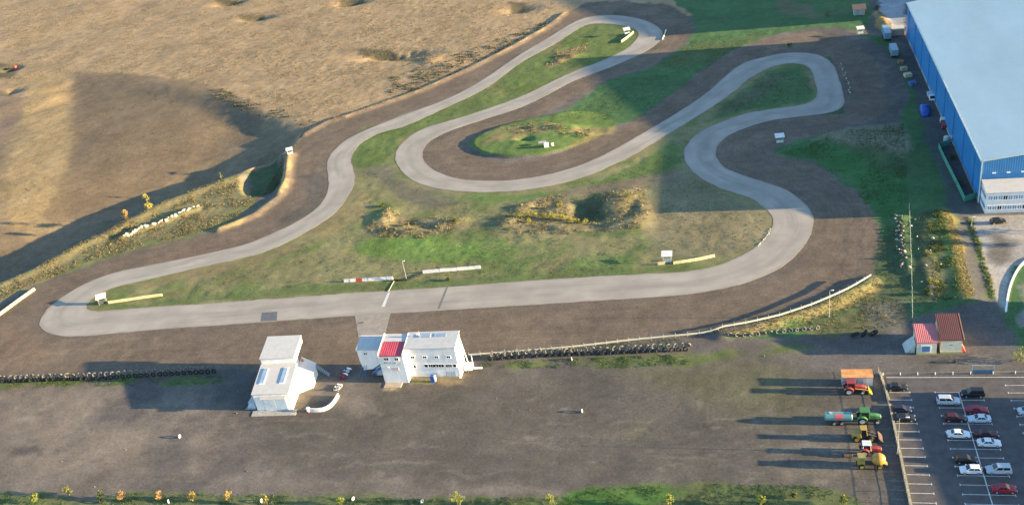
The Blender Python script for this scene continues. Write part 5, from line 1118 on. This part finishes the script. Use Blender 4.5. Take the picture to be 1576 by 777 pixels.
# the long guard rail with its posts
rail_px = [(722,549),(800,543),(880,537),(935,530),(1000,523),(1060,518),(1110,512),(1150,505),(1200,494),(1250,477),(1290,460),(1320,445),(1340,432)]
rq = smooth_loop(W(rail_px), False, 2.6)
gr = thing('guard_rail', 'long pale guard rail on posts curving right from the control building', 'guard rail', (0, 0, 0))
pm0 = MB().tube((0, 0, -.3), (0, 0, 1.5), .05, n=6).mesh('post'); pm0.materials.append(GREYM)
for k, (a, b) in enumerate(zip(rq[:-1], rq[1:])):
    za, zb = ground_z(*a), ground_z(*b); d = (b - a) / np.linalg.norm(b - a); n_ = np.array([-d[1], d[0]]) * .06
    MB().hexa([(*(a - n_), za + .45), (*(b - n_), zb + .45), (*(b + n_), zb + .45), (*(a + n_), za + .45)], [(*(a - n_ * 2.5), za + .85), (*(b - n_ * 2.5), zb + .85), (*(b + n_ * 2.5), zb + .85), (*(a + n_ * 2.5), za + .85)]).build('rail', RAILM, gr)
    o = bpy.data.objects.new('post', pm0); COL.objects.link(o); o.parent = gr; o.location = (float(a[0]), float(a[1]), za)

# tyres
tyre_m = MB().torus((0, 0, 0), .42, .165, 'Y', 16, 6, 1.0).mesh('tyre'); tyre_m.materials.append(DUSTY)
for p_ in tyre_m.polygons: p_.use_smooth = True
def tyre(x, y, z, label, grp, s=1.0, rx=0.0, rz=0.0, m=None):
    o = bpy.data.objects.new('tyre', tyre_m); COL.objects.link(o); o.location = (x, y, z); o.rotation_euler = (rx, random.uniform(0, 3), rz); o.scale = (s, s, s)
    if m: o.material_slots[0].link = 'OBJECT'; o.material_slots[0].material = m
    return tag(o, label, 'tyre', grp)
def tyre_wall(pts, label, grp, step=1.5):
    P = smooth_loop(W(pts), False, .3); acc = 0; k = 0
    for a, b in zip(P[:-1], P[1:]):
        acc += np.linalg.norm(b - a)
        if acc < step: continue
        acc = 0; k += 1; z = ground_z(*b); d = (b - a) / np.linalg.norm(b - a); rz = math.atan2(d[1], d[0])
        tyre(float(b[0]), float(b[1]) - .35, z + .6, label % ('lower', nth(k)), grp, 1.25, -.12, rz + random.uniform(-.25, .25), RUBBER)
        tyre(float(b[0]) + .6 * d[0] + random.uniform(-.1, .1), float(b[1]) + .1, z + 1.5 + random.uniform(-.08, .08), label % ('upper', nth(k)), grp, 1.25, -.3 + random.uniform(-.25, .25), rz + random.uniform(-.3, .3))
tyre_wall([(745,554),(800,550),(880,546),(935,544),(1000,541),(1062,538)], '%s tyre, %s from the left in the wall right of the control building', 'tyres in the right-hand tyre wall')
tyre_wall([(-10,588),(30,587),(80,585),(150,583),(230,578),(338,572)], '%s tyre, %s from the left in the wall left of the white house', 'tyres in the left-hand tyre wall', 1.55)
rp_ = smooth_loop(W([(1112,519),(1150,518),(1190,513),(1230,509),(1258,506)]), False, .3); acc = 0; kt = 0
for a, b in zip(rp_[:-1], rp_[1:]):
    acc += np.linalg.norm(b - a)
    if acc > 1.45: acc = 0; kt += 1; tyre(float(b[0]), float(b[1]), ground_z(*b) + .42, 'tyre, %s from the left in the single row below the guard rail bank' % nth(kt), 'single row of tyres below the bank', 1.0, -.35 + random.uniform(-.2, .2), random.uniform(-.4, .4))
for k, (x, y, lb) in enumerate(((1316, 517, 'left of three large tractor tyres in the lodge shadow'), (1330, 516, 'middle of three large tractor tyres in the lodge shadow'), (1345, 515, 'right of three large tractor tyres in the lodge shadow'))):
    p = spot(x, y); tag(tyre(p[0], p[1], p[2] + .6, lb, 'large tractor tyres', 1.9, -1.1, .2 * k, RUBBER), lb, 'tyre')
WHT = mat('white_painted_rubber', (.58, .58, .57), .8, .15, 3.0)
for x, y, rz, lb in ((277, 673, .5, 'white painted tyre standing alone on the gravel left of the white house'), (896, 634, .6, 'white painted tyre standing alone in the middle of the gravel lot'), (880, 554, .8, 'white painted tyre standing just below the right-hand tyre wall'), (1470, 558, .5, 'dark tyre standing on the road below the maroon-roofed lodge'), (544, 769, .1, 'white painted tyre in the bottom grass strip, left of centre'), (650, 773, .2, 'white painted tyre in the bottom grass strip, right of another'), (260, 773, .9, 'white painted tyre in the bottom grass between orange and amber saplings'), (155, 773, .8, 'white painted tyre in the bottom grass under the dark green sapling'), (403, 772, .7, 'white painted tyre at the bottom under the olive sapling'), (1420, 0, 0, '')):
    if not lb: continue
    p = spot(x, y); o = tyre(p[0], p[1], p[2] + .42, lb, None, .8, -.15, rz + .9, RUBBER if 'dark' in lb else WHT)
bm_ = mat('white_stone', (.62, .60, .54), .85, .1)

# trailer by the control building, pads and clutter
tr_ = thing('generator_trailer', 'white box trailer with mast and drawbar right of the control building', 'trailer', spot(722, 570), .05)
MB().box((0, 0, 1.25), (1.9, 1.5, 1.5)).build('box', FRAME, tr_, bevel=.04); MB().tube((1.2, .4, .3), (1.2, .4, 4.2), .09, n=6).build('mast', FRAME, tr_); MB().box((2.3, -.1, .75), (2.2, .4, .35)).build('drawbar', FRAME, tr_)
for sy in (-1, 1): wheel_part(tr_, (0, sy * .8, .35), .35, .2)
cbn = thing('drinks_cabinet', 'small blue and white cabinet against the long white wall', 'cabinet', spot(667, 587), 0)
MB().box((0, 0, .9), (.9, .8, 1.9)).build('body', paint_mat('cabinet_blue', (.02, .10, .40)), cbn); MB().box((.62, -.05, 1.1), (.36, .7, 1.5)).build('side_panel', FRAME, cbn)
REDW = mat('red_white_belt', (.62, .58, .55), .7, .1)
belt_barrier('curved white crash barrier with red base in front of the white house', [(478,633),(492,634),(504,632),(512,625),(518,616),(521,609)], 1.0, .5, WB, 1.5)
pb = thing('barrier_stop', 'white rounded end pad of the curved barrier', 'pad', spot(475, 633), .3); MB().lathe([(0, .5), (1.0, .5), (1.3, .3)], (0, 0, 0), 'Z', 12).build('pad', WB, pb); MB().lathe([(-.05, .54), (.3, .54)], (0, 0, 0), 'Z', 12).build('base', RB, pb)
def kart(label, px, py, rz, c):
    t = thing('kart', label, 'kart', spot(px, py), rz); m = paint_mat(*c)
    MB().hexa([(-.8, -.4, .1), (.9, -.3, .1), (.9, .3, .1), (-.8, .4, .1)], [(-.8, -.35, .28), (.9, -.2, .25), (.9, .2, .25), (-.8, .35, .28)]).build('chassis', m, t); MB().hexa([(-.5, -.22, .28), (-.1, -.22, .28), (-.1, .22, .28), (-.5, .22, .28)], [(-.65, -.22, .75), (-.5, -.22, .75), (-.5, .22, .75), (-.65, .22, .75)]).build('seat', STEELD, t)
    MB().box((.95, 0, .25), (.25, 1.1, .25)).build('nose', FRAME, t)
    for x in (-.6, .65):
        for sy in (-1, 1): wheel_part(t, (x, sy * .55, .15), .15, .2)
    for sy in (-1, 1): MB().box((.05, sy * .55, .22), (.7, .2, .22)).build('side_pod', m, t)
    t.scale = (1.3, 1.3, 1.3)
kart('white kart parked nearest the end of the curved barrier', 519, 598, 1.3, ('kart_white', (.42, .42, .40))); kart('dark red kart parked behind the white one', 527, 581, 1.0, ('kart_red', (.28, .02, .04))); kart('silver kart behind the dark red one', 533, 573, 1.2, ('kart_silver', (.4, .42, .45)))

# rocks
def rock_mesh(seed, s=1.0):
    r = np.random.default_rng(seed); import bmesh
    bm = bmesh.new(); bmesh.ops.create_icosphere(bm, subdivisions=1, radius=.5)
    for v in bm.verts: v.co *= r.uniform(.7, 1.25); v.co.z *= .75
    me = bpy.data.meshes.new('rock'); bm.to_mesh(me); bm.free(); return me
ROCKM = [rock_mesh(k) for k in range(6)]; PALE = mat('pale_stone', (.50, .46, .38), .9, .15, 2.0); RUBB = mat('rubble_stone', (.24, .19, .15), .9, .3, 2.0)
for k, m_ in enumerate(ROCKM): m_.materials.append(PALE)
def rocks(pts, n, smin, smax, label, grp, spread, m=None):
    P = smooth_loop(W(pts), False, .4)
    for k in range(n):
        p = P[int((k + .5) / n * (len(P) - 1))] + np.array([random.uniform(-spread, spread), random.uniform(-spread, spread)]); s = random.uniform(smin, smax)
        o = bpy.data.objects.new('rock', ROCKM[k % 6]); COL.objects.link(o); o.location = (float(p[0]), float(p[1]), ground_z(*p) + .12 * s); o.rotation_euler = (random.uniform(-.3, .3), random.uniform(-.3, .3), random.uniform(0, 6)); o.scale = (s, s * random.uniform(.7, 1.1), s * random.uniform(.8, 1.2))
        if m: o.material_slots[0].link = 'OBJECT'; o.material_slots[0].material = m if not callable(m) else m(k)
        tag(o, label, 'rock', grp)
rocks([(193,366),(215,355),(240,347),(264,338),(280,330),(305,320)], 34, .7, 1.7, 'white boulder in the row on the left bank', 'white boulders on the bank', .5)
rocks([(1380,333),(1384,352),(1386,375),(1390,395),(1394,414)], 52, .45, 1.0, 'rubble block in the long heap beside the thin fence', 'rubble beside the thin fence', 1.1, lambda k: PALE if k % 5 == 0 else RUBB)
rocks([(1420,345),(1418,385),(1428,400),(1435,452)], 12, .4, .9, 'loose stone in the rough ground right of the thin fence', 'stones right of the thin fence', 3.0)
rocks([(60,700),(200,720),(330,643),(480,720),(720,640),(800,600),(1040,640),(1180,560)], 16, .2, .45, 'small pale stone lying on the gravel lot', 'stones on the gravel lot', 12.0, RUBB)
rocks([(1186,352),(1178,366),(1165,380)], 12, .4, .6, 'pale edging stone inside the lower right bend', 'edging stones at the bend', .15)
rocks([(1293,98),(1300,112),(1305,128),(1309,145)], 18, .35, .7, 'pale stone in the grass strip outside the right hairpin', 'stones outside the right hairpin', .5)

# ------------------------------------------------------------------ vegetation
LEAF = leafmat('foliage')
def mesh_from_np(name, V, tri, colv, parent=None, quads=False):
    me = bpy.data.meshes.new(name); k = 4 if quads else 3
    me.vertices.add(len(V)); me.vertices.foreach_set('co', V.astype(np.float32).ravel())
    nf = len(tri); me.loops.add(nf * k); me.polygons.add(nf)
    me.loops.foreach_set('vertex_index', tri.astype(np.int32).ravel()); me.polygons.foreach_set('loop_start', np.arange(0, nf * k, k, dtype=np.int32)); me.polygons.foreach_set('loop_total', np.full(nf, k, np.int32))
    a = me.attributes.new('leaf', 'FLOAT_COLOR', 'POINT'); a.data.foreach_set('color', np.c_[colv, np.ones(len(V))].astype(np.float32).ravel())
    me.update(); me.materials.append(LEAF)
    o = bpy.data.objects.new(name, me); COL.objects.link(o)
    if parent is not None: o.parent = parent
    return o
def zs(x, y):
    i = np.clip(np.searchsorted(XS, x) - 1, 0, NX - 2); j = np.clip(np.searchsorted(YS, y) - 1, 0, NY - 2)
    tx = (x - XS[i]) / (XS[i + 1] - XS[i]); ty = (y - YS[j]) / (YS[j + 1] - YS[j])
    return (Z[j, i] * (1 - tx) + Z[j, i + 1] * tx) * (1 - ty) + (Z[j + 1, i] * (1 - tx) + Z[j + 1, i + 1] * tx) * ty
def pts_in(poly, n, clump=0.0, z=0.0):
    p = W(poly, z); xs = [q[0] for q in p]; ys = [q[1] for q in p]
    x = rng.uniform(min(xs), max(xs), n * 5); y = rng.uniform(min(ys), max(ys), n * 5); m = in_poly(x, y, p)
    if clump: m &= fbm(x, y, clump, 91, 3) > rng.uniform(.35, .62, n * 5)
    return x[m][:n], y[m][:n]
def off_track(x, y, d=0.6):
    i = np.clip(np.searchsorted(XS, x), 0, NX - 1); j = np.clip(np.searchsorted(YS, y), 0, NY - 1)
    return (~RING[j, i]) & (TD[j, i] > d)
def tufts(name, xy, h, cols, label, cat, blades=5, spread=.25, wid=.12, lean=.45):
    x, y = np.concatenate([q[0] for q in xy]), np.concatenate([q[1] for q in xy]); m = off_track(x, y); x, y = x[m], y[m]; n = len(x)
    zz = zs(x, y); hh = rng.uniform(h[0], h[1], n) * (0.6 + 0.8 * rng.random(n)); cols = np.array(cols); ci = cols[rng.integers(0, len(cols), n)] * rng.uniform(.7, 1.3, n)[:, None]
    X = np.repeat(x, blades); Y = np.repeat(y, blades); Zb = np.repeat(zz, blades); Hh = np.repeat(hh, blades) * rng.uniform(.6, 1.1, n * blades); Cc = np.repeat(ci, blades, 0) * rng.uniform(.8, 1.2, n * blades)[:, None]
    N = n * blades; a = rng.uniform(0, 2 * math.pi, N); sp = rng.uniform(0, spread, N) * (1 + Hh); ox, oy = X + np.cos(a) * sp, Y + np.sin(a) * sp; b = rng.uniform(0, 2 * math.pi, N); w = wid * (.6 + Hh)
    V = np.empty((N, 3, 3)); V[:, 0] = np.stack([ox - np.cos(b) * w, oy - np.sin(b) * w, Zb - .05], -1); V[:, 1] = np.stack([ox + np.cos(b) * w, oy + np.sin(b) * w, Zb - .05], -1)
    V[:, 2] = np.stack([ox + np.cos(a) * Hh * lean, oy + np.sin(a) * Hh * lean, Zb + Hh], -1)
    o = mesh_from_np(name, V.reshape(-1, 3), np.arange(N * 3).reshape(-1, 3), np.repeat(Cc, 3, 0)); tag(o, label, cat, kind='stuff'); return o
def LITE(c, f): return [tuple(v * f for v in q) for q in c]
DRYC = [(.24, .19, .10), (.19, .15, .08), (.26, .215, .12), (.15, .135, .07)]; BRN = [(.17, .12, .07), (.22, .15, .08), (.12, .10, .05), (.10, .11, .04)]; GRN_ = [(.055, .10, .025), (.08, .13, .035), (.10, .12, .045), (.045, .085, .025)]; YELG = [(.27, .21, .09), (.22, .185, .08), (.16, .155, .065)]
bank = CREST[2:12] + [(372,290),(395,312),(340,350),(255,370),(150,400),(55,436),(0,462)]
tufts('bank_weeds', [pts_in(bank, 4200, 4.0), pts_in([(380,300),(432,285),(440,245),(432,240),(420,262),(395,305)], 500), pts_in([(445,238),(470,205),(500,190),(560,171),(640,143),(720,108),(720,103),(640,137),(560,165),(490,186),(462,205)], 700)], (.10, .36), LITE(DRYC + BRN, 1.05) + [(.13, .14, .06), (.16, .15, .07)], 'dry weeds covering the embankment along the left of the circuit', 'weeds', 6, .35, .12)
tufts('field_tussocks', [pts_in([(5,5),(320,0),(850,0),(860,25),(720,98),(560,165),(480,180),(400,160),(330,135),(235,117),(120,112),(5,130)], 15000, 12.0)], (.07, .22), [(.25, .18, .09), (.20, .145, .075), (.15, .115, .06), (.28, .21, .11), (.14, .125, .06)], 'rough dry grass tussocks in the upper field', 'grass', 4, .5, .30, .6)
tufts('lower_field_scrub', [pts_in([(10,170),(120,130),(300,150),(460,190),(300,240),(160,300),(10,360)], 2200, 14.0, -3.9)], (.06, .18), BRN, 'sparse brown scrub in the lower field', 'grass', 4, .5, .22, .6)
tufts('scarp_scrub', [pts_in([(600,120),(700,85),(800,50),(850,28),(860,34),(790,70),(720,105),(640,140),(600,150)], 700, 5.0), pts_in([(330,132),(400,160),(492,186),(480,195),(395,178),(325,148)], 350, 5.0)], (.25, .6), [(.06, .07, .035), (.09, .08, .05), (.13, .11, .06)], 'dark scrub along the upper field edge, partly drawing the shaded line of the scarp', 'scrub', 7, .5, .2, .5)  # second area draws the scarp's shaded line in dark tufts
wild = [[(560,352),(600,322),(622,334),(700,336),(714,350),(650,368),(580,364)], [(762,348),(790,322),(850,298),(880,304),(882,320),(930,298),(988,286),(1004,330),(985,354),(900,360),(800,362)]]
tufts('wild_growth', [pts_in(wild[0], 500, 3.0), pts_in(wild[1], 950, 3.0), pts_in([(770,200),(835,190),(880,202),(935,196),(900,214),(850,206),(800,212)], 260, 3.0), pts_in([(835,104),(860,80),(905,66),(908,76),(875,96)], 200, 3.0)], (.12, .42), LITE(DRYC + DRYC + [(.16, .16, .07), (.22, .19, .10), (.14, .15, .06)], 1.15), 'wild dry growth on the infield mounds', 'weeds', 7, .35, .13)
tufts('infield_grass', [pts_in([(170,472),(430,392),(560,330),(560,262),(620,280),(760,305),(960,265),(1040,230),(1060,270),(1180,335),(1165,378),(1075,412),(600,445)], 9000, 9.0), pts_in([(560,240),(560,210),(700,158),(860,70),(900,42),(975,48),(960,70),(860,118),(640,196),(600,235)], 2500, 6.0)], (.04, .12), GRN_ + [(.14, .125, .05), (.18, .15, .07)], 'uneven grass tufts over the infield', 'grass', 4, .45, .22, .7)
tufts('shade_grass', [pts_in([(850,186),(1000,108),(1070,60),(1200,40),(1118,84),(985,182)], 3000, 8.0), pts_in([(1200,234),(1290,210),(1390,190),(1400,330),(1350,336),(1300,275)], 3500, 8.0), pts_in([(1100,180),(1170,115),(1245,106),(1250,150)], 1200, 6.0), pts_in([(1350,345),(1400,340),(1450,325),(1450,460),(1400,500),(1300,510),(1345,440)], 1200, 6.0)], (.05, .15), LITE(GRN_, 1.3) + [(.10, .095, .05)], 'rank green grass right of the circuit', 'grass', 5, .45, .2, .6)
tufts('ridge_grass', [pts_in([(1449,325),(1462,328),(1480,380),(1492,430),(1500,460),(1482,464),(1470,410),(1458,360)], 1100), pts_in([(1345,40),(1352,20),(1364,34),(1373,52)], 120)], (.06, .2), LITE(YELG, 1.2), 'tall golden grass on the long ridge beside the road', 'grass', 6, .3, .14)
tufts('ridge_green', [pts_in([(1425,330),(1447,326),(1458,360),(1470,410),(1478,462),(1440,462)], 800, 4.0), pts_in([(1488,335),(1496,338),(1533,455),(1526,460)], 400)], (.12, .35), [(.10, .15, .045), (.12, .15, .05), (.16, .14, .06)], 'green weeds on the shaded side of the ridge', 'weeds', 6, .35, .15)
tufts('rail_bank_grass', [pts_in([(1100,516),(1150,506),(1250,478),(1320,446),(1345,430),(1358,440),(1310,474),(1250,498),(1150,518)], 1100), pts_in([(1230,508),(1345,450),(1395,462),(1395,500),(1260,514)], 600, 4.0)], (.06, .24), LITE(YELG, 1.0) + [(.14, .14, .06)], 'dry grass on the bank under the guard rail', 'grass', 5, .35, .13)
tufts('verge_grass', [pts_in([(0,760),(200,758),(420,762),(650,767),(880,764),(930,750),(1100,744),(1250,748),(1320,760),(1330,777),(0,777)], 5200, 4.0), pts_in([(740,556),(1060,545),(1062,560),(960,566),(740,566)], 1300, 3.0), pts_in([(0,590),(340,578),(340,590),(0,597)], 900, 3.0), pts_in([(740,545),(1060,520),(1062,534),(745,551)], 800, 3.0)], (.05, .16), LITE(GRN_, 1.25) + [(.15, .18, .06)], 'grass along the bottom of the lot and the tyre walls', 'grass', 5, .35, .13)

def leaf_cloud(centres, n, size, col, cvar=.25):
    """many small tilted leaf faces gathered round clump centres (x, y, z, radius)"""
    C_ = np.array(centres); k = rng.integers(0, len(C_), n); d = rng.normal(size=(n, 3)); d /= np.linalg.norm(d, axis=1)[:, None]; r = C_[k, 3] * rng.random(n) ** .45
    P = C_[k, :3] + d * r[:, None]; u = rng.normal(size=(n, 3)); u /= np.linalg.norm(u, axis=1)[:, None]; v = np.cross(u, rng.normal(size=(n, 3))); v /= np.linalg.norm(v, axis=1)[:, None]
    s = size * rng.uniform(.6, 1.4, n)[:, None]; V = np.stack([P - u * s, P + v * s * .6, P + u * s, P - v * s * .6], 1).reshape(-1, 3)
    col = np.array(col); cc = col[rng.integers(0, len(col), n)] * rng.uniform(1 - cvar, 1 + cvar, n)[:, None]
    return V, np.arange(n * 4).reshape(-1, 4), np.repeat(cc, 4, 0)
BARK = mat('bark', (.12, .09, .065), .9, .2, 3.0)
def tree(name, label, loc, h, rw, cols, cat='tree', group=None, n=320, leaf=.16, lean=0.0, trunk_f=.35, tall=1.0):
    t = thing(name, label, cat, loc, 0, group)
    tb = MB(); top = Vector((lean * h, 0, h * .8)); tb.tube((0, 0, -.2), tuple(top * .5), .05 + h * .012, .03 + h * .006, n=6); tb.tube(tuple(top * .5), tuple(top), .03 + h * .006, .015, n=5)
    cs = []
    for k in range(9):
        a = random.uniform(0, 6.28); q = random.uniform(trunk_f, .92); rr = rw * (1 - abs(q - .6) * .9) * random.uniform(.3, .8)
        c = Vector((lean * h * q + math.cos(a) * rr, math.sin(a) * rr, h * q)); tb.tube(tuple(Vector((lean * h * q * .8, 0, h * q * .75))), tuple(c), .03, .012, n=4, cap=False); cs.append((c.x, c.y, c.z, rw * random.uniform(.35, .6)))
    cs.append((lean * h, 0, h * .93, rw * .35))
    tb.build('trunk', BARK, t)
    V, F, K = leaf_cloud(cs, n, leaf, cols); mesh_from_np('crown', V, F, K, t, True)
    return t
LIME = [(.19, .22, .05), (.25, .26, .06), (.14, .18, .05)]; ORG = [(.34, .21, .09), (.30, .17, .07), (.34, .24, .10)]; AMB = [(.36, .27, .08), (.32, .23, .07), (.27, .23, .08)]; OLV = [(.12, .14, .04), (.18, .18, .06)]; DKG = [(.06, .09, .025), (.10, .13, .03)]
ROW = [(57,772,3.0,1.2,LIME,'bright lime sapling, leftmost in the bottom row'), (107,762,3.0,1.2,OLV,'thin olive sapling, second from left in the bottom row'), (158,768,3.0,1.1,DKG,'dark green sapling, third from left in the bottom row'), (190,770,3.0,1.2,ORG,'orange sapling right of the dark green one in the bottom row'), (247,770,3.2,1.3,ORG,'orange sapling, second orange one in the bottom row'), (298,772,3.2,1.3,AMB,'amber sapling between orange and yellow ones in the bottom row'), (354,772,3.6,1.3,AMB,'yellow-amber sapling, rightmost of the autumn-coloured ones at bottom left'), (412,776,3.2,1.1,OLV + AMB[:1],'olive sapling right of the autumn-coloured ones in the bottom row'), (526,777,2.6,1.0,LIME,'small lime sapling near a white painted tyre, bottom row'), (705,778,4.0,1.9,LIME,'largest lime sapling at bottom centre'), (850,780,4.2,1.7,LIME,'lime sapling at the left end of the bright bottom grass'), (1033,778,3.2,1.3,LIME,'lime sapling at the right end of the bright bottom grass'), (1172,778,3.4,1.3,LIME,'lime sapling, second from right in the bottom row'), (1298,778,3.4,1.3,DKG + LIME[:1],'dark leafy sapling, rightmost in the bottom row'), (1222,766,1.6,.8,OLV,'tiny olive sapling between the two rightmost ones in the bottom row')]
for x, y, h, rw, c, lb in ROW: tree('sapling', lb, spot(x, y), h * .85, rw * .85, c, group='saplings along the bottom', n=230, leaf=.17)
tree('yellow_tree', 'slender yellow-green tree leaning on the left bank', spot(233, 323), 6.0, 1.9, [(.34, .31, .08), (.28, .28, .07), (.38, .33, .10)], n=700, leaf=.2, lean=-.12, trunk_f=.2)
tree('orange_tree', 'small orange tree on the left bank', spot(195, 339), 3.8, 1.6, ORG + AMB[:1], n=420, leaf=.2, trunk_f=.3)
tree('bank_sapling', 'thin green sapling at the top of the left bank', spot(342, 277), 3.0, .6, [(.22, .24, .07)], n=150, leaf=.16)
for x, y, lb in ((1640, 372, 'tree beyond the right edge of the concrete yard'), (1652, 356, 'second tree beyond the right edge of the concrete yard')): tree('yard_tree', lb, spot(x, y), 6.5, 2.4, DKG, group='trees of the yard', n=600, leaf=.25)
def shrub(label, px, py, r, h, cols, n=220, group=None, leaf=.16):
    t = thing('shrub', label, 'shrub', spot(px, py), 0, group); sb = MB(); cs = []
    for k in range(6):
        a = random.uniform(0, 6.28); q = random.uniform(.2, .9) * r; c = (math.cos(a) * q, math.sin(a) * q * .7, h * random.uniform(.35, .75)); sb.tube((0, 0, -.1), c, .03, .015, n=4, cap=False); cs.append((*c, r * random.uniform(.4, .6)))
    sb.build('stem', BARK, t); V, F, K = leaf_cloud(cs, n, leaf, cols); V[:, 2] = np.maximum(V[:, 2], .02); mesh_from_np('foliage', V, F, K, t, True)
YS_ = [(.26, .25, .05), (.20, .22, .045), (.32, .28, .06)]
for k, (x, y, r) in enumerate(((797,335,1.6),(810,333,1.9),(824,334,1.5),(838,336,1.4),(851,337,1.7),(863,338,1.5),(875,341,1.3),(888,343,1.2),(900,343,1.1),(815,342,1.2),(860,318,1.3))):
    shrub('yellow-green shrub, %s from the left in the infield shrub row' % ('1st 2nd 3rd 4th 5th 6th 7th 8th 9th'.split()[k] if k < 9 else '') if k < 9 else ('low yellow-green shrub in front of the infield shrub row' if k == 9 else 'yellow shrub behind the infield shrub row'), x, y, r, r * 1.1, YS_, group='shrubs in the infield')
for x, y, r, c, lb in ((1427,392,1.0,YELG,'yellow shrub right of the thin fence'), (1434,436,1.3,LIME,'lime shrub at the lower end of the green verge'), (1428,452,1.1,DKG,'dark shrub below the lime one on the verge'), (1570,553,2.2,LIME,'lime shrub at the right end of the road'), (1466,245,1.6,DKG,'dark shrub inside the green enclosure, upper one'), (1482,285,1.8,DKG,'dark shrub inside the green enclosure, lower one'), (626,347,1.0,BRN,'brown bush among the left infield mounds'), (702,342,1.3,DKG,'dark bush at the right end of the left infield mounds'), (590,318,1.0,DKG,'dark bush at the top of the left infield mounds'), (965,303,1.5,OLV,'olive bush on the right infield mound'), (1215,72,1.4,DKG,'dark bush in the shade above the right hairpin'), (690,432,.8,DKG,'small dark bush at the grass end of the timing strip'), (1275,25,1.8,OLV,'olive bush left of the orange-roofed hut'), (1350,14,1.6,DKG,'dark bush right of the orange-roofed hut')): shrub(lb, x, y, r, r * 1.1, c)
rd = thing('red_marker', 'small red round marker by the left edge of the field', 'marker', spot(25, 108), 0); MB().lathe([(.9, .1), (1.0, .8), (1.5, 1.1), (2.0, .8), (2.1, .1)], (0, 0, 0), 'Z', 14).build('ball', paint_mat('marker_red', (.55, .05, .04)), rd, smooth=True); MB().tube((0, 0, -.3), (0, 0, 1.0), .06, n=6).build('pole', GREYM, rd)
# loose gravel over the lot
def gravel(n):
    x = rng.uniform(-165, 27, n * 4); y = rng.uniform(139, 212, n * 4); m = (fbm(x, y, 11.0, 131, 3) > rng.uniform(.42, .62, n * 4)) & off_track(x, y, 8.0) & ~((x > -122) & (x < -66) & (y > 168)) ; x, y = x[m][:n], y[m][:n]; n = len(x)
    s = rng.uniform(.06, .14, n) * (1 + 1.0 * (rng.random(n) > .97)); zz = zs(x, y); V = np.empty((n, 5, 3)); a = rng.uniform(0, 6.28, n)
    for k in range(4):
        b = a + k * math.pi / 2; r = s * rng.uniform(.7, 1.3, n); V[:, k] = np.stack([x + np.cos(b) * r, y + np.sin(b) * r, zz - .03], -1)
    V[:, 4] = np.stack([x, y, zz + s * rng.uniform(.08, .35, n)], -1); base = (np.arange(n) * 5)[:, None]
    F = np.concatenate([base + np.array([[k, (k + 1) % 4, 4]]) for k in range(4)]); c = np.array([(.17, .15, .125), (.12, .105, .09), (.25, .22, .18), (.085, .078, .07)])[rng.integers(0, 4, n)]
    tag(mesh_from_np('gravel', V.reshape(-1, 3), F, np.repeat(c, 5, 0)), 'loose gravel scattered over the large lot', 'gravel', kind='stuff')
gravel(26000)
